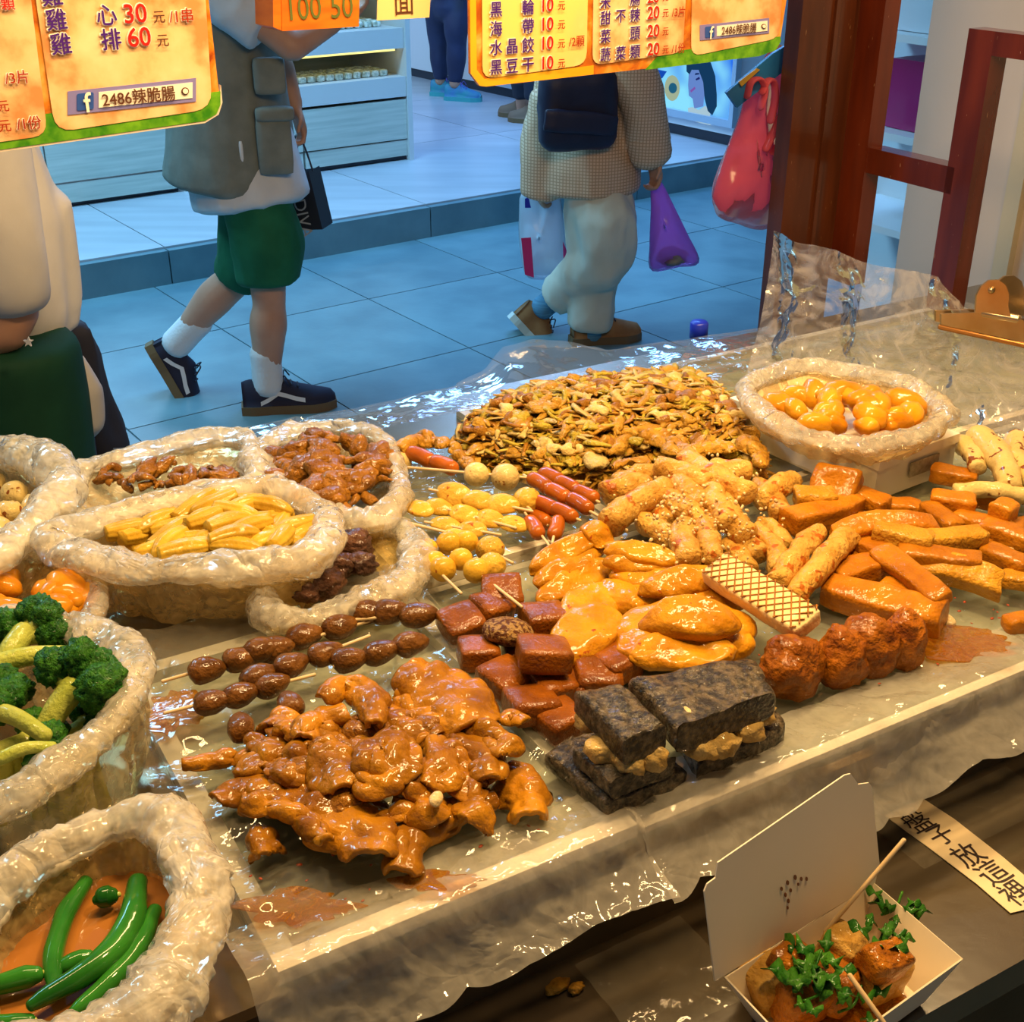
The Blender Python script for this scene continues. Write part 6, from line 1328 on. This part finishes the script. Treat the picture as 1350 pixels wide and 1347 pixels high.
b1 = Board(285, 150, 1.38, 'menu board listing chicken prices above a green printed foot')
b1.poly('board', [(-140, -90), (262, -140)] + [(275, 0), (288, 115), (291, 135), (286, 150), (270, 160)] + [(-140, 218)], 0, M_board, .004)
b1.poly('leaf_print', [(-140, 178), (60, 150), (290, 120), (290, 138), (285, 150), (270, 159), (-140, 217)], .0012, M_greenp)
b1.poly('edge', [(291, 112), (293, 135), (288, 151), (270, 162), (-140, 220), (-140, 217), (268, 160), (284, 149), (288, 135)], .0006, mat('clear_edge', (.7, .6, .5), rough=.2), .005)
b1.poly('panel', rrect(32, -100, 262, -130, 279, 143, 72, 174, .12), .002, M_pane); b1.poly('panel', rrect(-140, -90, 28, -100, 62, 178, -140, 206, .10), .002, M_pane)
b1.txt('雞', 72, 25, 25, M_ink, 'item'); b1.txt('心', 138, 19, 25, M_ink, 'item'); b1.txt('30', 176, 17, 29, M_red, 'price'); b1.txt('元', 207, 22, 15, M_ink2, 'unit'); b1.txt('/1串', 236, 20, 17, M_or, 'unit')
b1.txt('雞', 78, 57, 25, M_ink, 'item'); b1.txt('排', 144, 51, 25, M_ink, 'item'); b1.txt('60', 181, 48, 29, M_red, 'price'); b1.txt('元', 212, 53, 15, M_ink2, 'unit')
b1.txt('雞', 66, -7, 25, M_ink, 'item'); b1.txt('/3片', 20, 101, 16, M_or, 'unit'); b1.txt('元', 2, 139, 14, M_or, 'unit'); b1.txt('元', 4, 165, 15, M_or, 'unit'); b1.txt('/1份', 36, 161, 16, M_or, 'unit'); b1.txt('顆', 8, 4, 16, M_red, 'unit')
fbbar(b1, 88, 120, 257, 151, -.105); b1.done()
pB = PD(820, 90, 1.74)
b2 = Board(820, 90, 1.74, 'amber edged menu board listing dishes at ten and twenty')
b2.poly('board', [(617, -120), (1060, -150), (1040, -20), (1029, 50), (1022, 66), (1000, 74), (640, 114), (632, 113), (620, 97)], 0, M_board, .004)
b2.poly('edge', [(618, -100), (626, -100), (628, 92), (638, 104), (782, 86), (782, 98), (640, 114), (632, 113), (620, 97)], .0010, M_yel)
b2.poly('leaf_print', [(850, 92), (870, 70), (900, 66), (1028, 48), (1029, 54), (1022, 66), (1000, 74)], .0012, M_greenp)
b2.poly('panel', rrect(634, -120, 776, -130, 772, 85, 635, 104, .12), .002, M_pane2); b2.poly('panel', rrect(783, -130, 910, -140, 899, 69, 780, 86, .12), .002, M_pane); b2.poly('panel', rrect(913, -140, 1040, -150, 1026, 50, 910, 74, .12), .002, M_pane)
for y, a, bb_, cc, u_ in ((12, '黑', '', '輪', ''), (37, '海', '', '帶', ''), (62, '水', '晶', '餃', '/2顆'), (88, '黑', '豆', '干', '')):
    for x, ch in ((651, a), (672, bb_), (693, cc)):
        if ch: b2.txt(ch, x, y - (x - 651) * .08, 18, M_ink, 'item')
    b2.txt('10', 719, y - 6, 20, M_red, 'price'); b2.txt('元', 737, y - 5, 11, M_or, 'unit')
    if u_: b2.txt(u_, 757, y - 8, 13, M_or, 'unit')
for y, a, bb_, cc, u_ in ((2, '米', '', '腸', ''), (23, '甜', '不', '辣', '/3片'), (47, '菜', '', '頭', ''), (71, '蔬', '菜', '類', '/1份')):
    for x, ch in ((795, a), (815, bb_), (834, cc)):
        if ch: b2.txt(ch, x, y - (x - 795) * .10, 16, M_ink, 'item')
    b2.txt('20', 858, y - 7, 19, M_red, 'price'); b2.txt('元', 874, y - 6, 10, M_or, 'unit')
    if u_: b2.txt(u_, 891, y - 8, 12, M_or, 'unit')
fbbar(b2, 921, 33, 1012, 53, -.105); b2.done()
# hanging cords of the boards
for b_, xs in ((b1, (60, 240)), (b2, (660, 1000))):
    for x in xs: mk('hanging_cord', *tubeg([b_.q(x, -120), b_.q(x, -120) + Z3 * .9], .0015, 6), M_dark, b_.e)
# wooden box sign and handwritten card between them
M_owood = mat('orange_wood', (.55, .12, .004), (.66, .18, .008), 9, .5, .4, stretch=(2, 2, 9)); pO = PD(418, 20, 1.50)
ob = empty('price_box', pO); tag(ob, 'orange wooden price box hanging beside the chicken menu board', 'sign')
def oq(x, y, off=0): return PN(x, y, pO, BN) + BN * off
mk('box', *prism(np.array([oq(x, y) for x, y in [(370, -90), (476, -95), (473, 35), (372, 41)]]), -BN * .05), M_owood, ob, False); mk('side_face', *prism(np.array([oq(x, y, -.001) for x, y in [(359, -85), (371, -88), (373, 41), (361, 36)]]), -BN * .045), M_owood, ob, False)
M_carve = mat('carved_green', (.10, .13, .02), rough=.6)
for t, x, y in (('100', 402, 10), ('50', 450, 8)):
    V, F = text_mesh(t, 36 * mpp(pO)); mk('carved_number', oq(x, y, .0012) + SS * V[:, :1] + Z3 * V[:, 1:2] * 1.15, F, M_carve, ob, False)
mk('hanging_cord', *tubeg([oq(420, -92, -.02), oq(420, -92, -.02) + Z3 * .9], .0015, 6), M_dark, ob)
pC = PD(530, 8, 1.60); cdn = empty('paper_card', pC); tag(cdn, 'small cream card with one brushed character hanging by the price box', 'card')
def cq(x, y, off=0): return PN(x, y, pC, BN) + BN * off
mk('card', *prism(np.array([cq(x, y) for x, y in [(500, -80), (572, -84), (566, 23), (497, 27)]]), -BN * .001), mat('cream_card', (.90, .62, .26), rough=.5), cdn, False)
V, F = text_mesh('面', 34 * mpp(pC)); mk('brushed_character', cq(532, 4, .0012) + SS * V[:, :1] + Z3 * V[:, 1:2], F, M_ink2, cdn, False)
mk('hanging_cord', *tubeg([cq(535, -82), cq(535, -82) + Z3 * .9], .0012, 6), M_dark, cdn)

# red plastic bags hanging beside the post, under a blue header card
M_redbag = film('red_plastic', (1, .6, .65), .78, (.92, .15, .22), .4, 8, .2)
YH = PVV + .10
def hq(x, y, off=0): return PV(x, y, YH + off)
hb = empty('bag_bundle', hq(1000, 180)); tag(hb, 'bundle of red plastic carrier bags hanging from the wooden post', 'bags')
out_ = [(1032, 60), (1000, 92), (985, 112), (975, 150), (958, 205), (940, 255), (941, 275), (950, 288), (975, 296), (1000, 304), (1022, 300), (1036, 290), (1040, 180)]
mk('bag_body', *puff(loopspline(np.array([hq(*p) for p in out_]), 60), TV, .035, 4, .006, (22, 22, 5)), M_redbag, hb)
for i, pts in enumerate([[(985, 125), (990, 108), (1002, 104), (1008, 118), (1003, 140)], [(1005, 120), (1012, 106), (1020, 108), (1022, 130), (1016, 158)], [(1010, 195), (1022, 170), (1032, 150), (1036, 175), (1020, 200)]]):
    mk('bag_handle', *tubeg(spline([hq(x, y, -.035) for x, y in pts], 16), .010, 8, .35), M_redbag, hb)
M_hdr = mat('blue_header', (.01, .10, .38), (.02, .16, .46), 12, .4); mk('header_card', *prism(np.array([hq(x, y, -.03) for x, y in [(958, 122), (1020, 70), (1045, 55), (1045, 85), (972, 142)]]), TV * .006), M_hdr, hb, False); mk('header_patch', *prism(np.array([hq(x, y, -.033) for x, y in [(974, 108), (998, 90), (1002, 92), (978, 114)]]), TV * .002), mat('gold_print', (.45, .30, .05), rough=.4), hb, False)

# takeaway box on the front ledge
zt_ = ZL + .045; M_card = mat('white_card', (.78, .66, .46), (.82, .70, .50), 8, .5, .3)
Ab, Bb, Db = P(1152, 1163, zt_), P(1270, 1264, zt_), P(955, 1288, zt_); Cb = Bb + Db - Ab; top = np.array([Ab, Bb, Cb, Db]); cen = top.mean(0); bot = cen + (top - cen) * .74; bot[:, 2] = ZL + .003
bx_ = empty('takeaway_box', (cen[0], cen[1], ZL)); tag(bx_, 'open white card takeaway box with braised food and coriander', 'box')
mk('base', *prism(bot, (0, 0, .0015)), M_card, bx_, False)
for i in range(4):
    j = (i + 1) % 4; q = np.array([bot[i], bot[j], top[j], top[i]]); n_ = np.cross(q[1] - q[0], q[2] - q[0]); n_ /= np.linalg.norm(n_); mk('wall', *prism(q, n_ * .0012), M_card, bx_, False)
hd_ = (Ab - Db) / np.linalg.norm(Ab - Db); back = np.array([-hd_[1], hd_[0], 0]); back = back if back @ TV > 0 else -back; lv = Z3 * .985 + back * .17; ln = np.cross(hd_, lv); ln /= np.linalg.norm(ln)
def lq(x, y): return PN(x, y, Ab, ln)
lid = [(941, 1292), (927, 1174), (931, 1164), (942, 1156), (945, 1136), (1112, 1021), (1120, 1019), (1130, 1033), (1144, 1031), (1148, 1036), (1158, 1138), (1152, 1163)]
mk('lid', *prism(np.array([lq(*p) for p in lid]), ln * .0012), M_card, bx_, False)
M_drip = mat('sauce_drip', (.16, .05, .02), rough=.4); sgn = -1 if (ln @ (CAM - Ab)) < 0 else 1
for x, y, r in ((1028, 1170, 2), (1036, 1162, 2.4), (1046, 1155, 2.5), (1054, 1157, 2), (1061, 1157, 2), (1040, 1172, 2), (1033, 1178, 2.2), (1037, 1186, 2.2), (1036, 1195, 1.6), (1050, 1164, 1.6)):
    a = np.linspace(0, 6.28, 9)[:-1]; mk('sauce_drip', *prism(np.array([lq(x + r * math.cos(t) * .8, y + r * 1.4 * math.sin(t)) + ln * sgn * .0016 for t in a]), ln * sgn * .0004), M_drip, bx_, False)
F_bx = fm('box_tofu', (.42, .20, .02), (.62, .38, .10), 40, .3, .5, .4, 120); F_bxd = fm('box_sauced', (.26, .075, .005), (.46, .16, .010), 40, .22, .7, .5, 120)
zq = ZL + .018
def bxp(x, y, hx, hy, hz, z, rz, tl, m, lab, seed=0):
    c_ = P(x, y, zq + z); k = mpp(c_); V, F = rbox((hx * k, hy * k, hz), .005, 6, .003, 45, seed + x); put('braised_chunk', V, F, m, c_, rz, tl, lab, 'food chunk', 'food in the takeaway box')
bxp(1156, 1284, 36, 28, .016, .006, .5, (.1, .1), F_bx, 'pale fried chunk with a browned crust in the takeaway box', 1); bxp(1168, 1266, 32, 22, .011, .030, .45, (.2, .1), F_bxd, 'glossy sauced slice on the pale chunk in the takeaway box', 2)
bxp(1105, 1255, 28, 26, .018, .010, .9, (.3, .2), F_bx, 'upright tan chunk by the hinge of the takeaway box', 3); bxp(1018, 1295, 34, 30, .018, .008, .3, (.1, -.2), F_bx, 'tan ribbed chunk at the corner of the takeaway box', 4)
bxp(1058, 1318, 36, 26, .016, .012, .5, (.2, .1), F_bxd, 'dark sauced chunk in the takeaway box under the coriander', 5); bxp(1095, 1295, 32, 30, .016, .008, 1.0, (.1, .3), F_bxd, 'sauced chunk in the middle of the takeaway box', 6); bxp(1040, 1268, 26, 22, .014, .024, .8, (.2, 0), F_bxd, 'small sauced cube atop the tan chunk', 7)
bs_ = cen + (bot - cen) * .8; bs_[:, 2] = ZL + .006; so = mk('sauce_pool', *prism(bs_, (0, 0, .003)), M_sauce, None, False); tag(so, 'dark sauce at the bottom of the takeaway box', 'sauce')
F_leaf = fm('coriander', (.012, .085, .006), (.05, .18, .015), 60, .35, .4, .4, 90, hue=.2)
def coriander(x, y, n, s, z, label, seed):
    c_ = P(x, y, zq + z); e = empty('coriander_sprig', c_); tag(e, label, 'coriander'); r = np.random.default_rng(seed); k = mpp(c_)
    mk('stem', *tubeg(spline([c_ + [-.012, -.006, 0], c_, c_ + [.008, .012, .006]], 8), .0011, 6), F_leaf, e)
    for i in range(n):
        a = r.uniform(0, 6.28); d = np.array([math.cos(a), math.sin(a), 0]); sd = np.array([-d[1], d[0], 0]); c2 = c_ + d * r.uniform(.003, .020) * s + Z3 * r.uniform(0, .010); w = .0050 * s * r.uniform(.7, 1.2); pts = []
        for t in np.linspace(0, 2 * math.pi, 18, endpoint=False): rad = w * (1 + .28 * math.cos(3 * t) + .12 * math.cos(7 * t)) ; pts.append(c2 + d * rad * math.cos(t) * 1.3 + sd * rad * math.sin(t) + Z3 * (.004 * math.sin(3 * t + i) + .3 * rad * math.cos(t)))
        V = np.vstack([[c2 + Z3 * .001], pts]); V2 = V - Z3 * .0006; F = [[0, 1 + q, 1 + (q + 1) % 18] for q in range(18)]; F += [[19 + b for b in f_[::-1]] for f_ in F]; F += [[1 + (q + 1) % 18, 1 + q, 20 + q, 20 + (q + 1) % 18] for q in range(18)]; mk('leaf', np.vstack([V, V2]), F, F_leaf, e)
coriander(1072, 1278, 12, 1.3, .036, 'bushy coriander sprig on the sauced chunks', 1); coriander(1080, 1310, 9, 1.2, .034, 'coriander sprig trailing down the front of the food', 2); coriander(1158, 1242, 8, 1.0, .036, 'flat coriander sprig on the pale fried chunk', 3); coriander(1180, 1198, 7, 1.0, .018, 'coriander sprig resting on the wall of the box', 4); coriander(1125, 1325, 6, 1.1, .012, 'dark coriander leaves low in the box', 5)
def stick2(a, b, lab): o = mk('bamboo_stick', *tubeg([a, b], [.0018, .0018], 8), F_stick); tag(o, lab, 'stick')
stick2(P(1192, 1107, ZL + .105), P(1088, 1228, zq + .02), 'bamboo stick leaning up out of the takeaway box'); stick2(P(1120, 1285, zq + .05), P(1168, 1352, zq + .03), 'bamboo stick lying across the front of the food')
# handwritten note taped on the ledge
zn = ZL + .0012; npx = [(1157, 1068), (1202, 1042), (1248, 1072), (1262, 1088), (1345, 1150), (1400, 1200), (1330, 1203), (1290, 1165), (1258, 1143), (1215, 1108)]
nt_ = empty('paper_note', P(1250, 1110, ZL)); tag(nt_, 'cream paper strip with a handwritten line of characters on the wet ledge', 'note')
mk('paper', *prism(np.array([(lambda q: q - TV * max(0, toT(q)[1] - .010))(P(x, y, zn)) for x, y in [(1157, 1068), (1202, 1042), (1258, 1080), (1322, 1130), (1392, 1190), (1332, 1204), (1288, 1166), (1222, 1116)]]), (0, 0, .0006)), mat('note_paper', (.80, .62, .36), (.84, .68, .42), 6, .6), nt_, False)
dn = P(1345, 1180, zn) - P(1185, 1060, zn); dn /= np.linalg.norm(dn); ux = np.array([-dn[1], dn[0], 0]); M_mark = mat('marker_ink', (.025, .010, .008), rough=.6)
for ch, x, y, s_ in (('盤', 1209, 1082, 34), ('子', 1241, 1100, 32), ('放', 1275, 1126, 36), ('這', 1308, 1149, 38), ('裡', 1338, 1176, 36)):
    c_ = P(x, y, zn + .0012); V, F = text_mesh(ch, s_ * mpp(c_) * 1.2); mk('handwriting', c_ + ux * V[:, :1] - dn * V[:, 1:2] * 1.0, F, M_mark, nt_, False)
# crumpled film on the ledge
for i, (x0, y0, x1, y1, lab) in enumerate([(760, 1250, 985, 1345, 'crumpled clear film stuck to the wet ledge beside the takeaway box'), (1200, 1020, 1350, 1130, 'clear film wrinkled under the paper note')]):
    uc, vc = toT(P((x0 + x1) / 2, (y0 + y1) / 2, ZL)); hu, hv = ((.050, .045), (.085, .030))[i]; flat_film(uc - hu, uc + hu, max(-.155, vc - hv), min(.004, vc + hv), ZL + .005 if i == 0 else ZL + .0008, M_film, lab, 60 + i, .003 if i == 0 else .0003, (50, 40), 30)
for i, (x, y, r) in enumerate(((735, 1300, 18), (760, 1302, 12))):
    c_ = P(x, y, ZL + .004); k = mpp(c_); V, F = blobg((r * k, r * k * .6, .004), 3, .25, 2, i); put('food_crumb', V, F, F_skin, c_, .6, label=('larger' if i == 0 else 'smaller') + ' food crumb dropped on the wet ledge', catn='crumb')
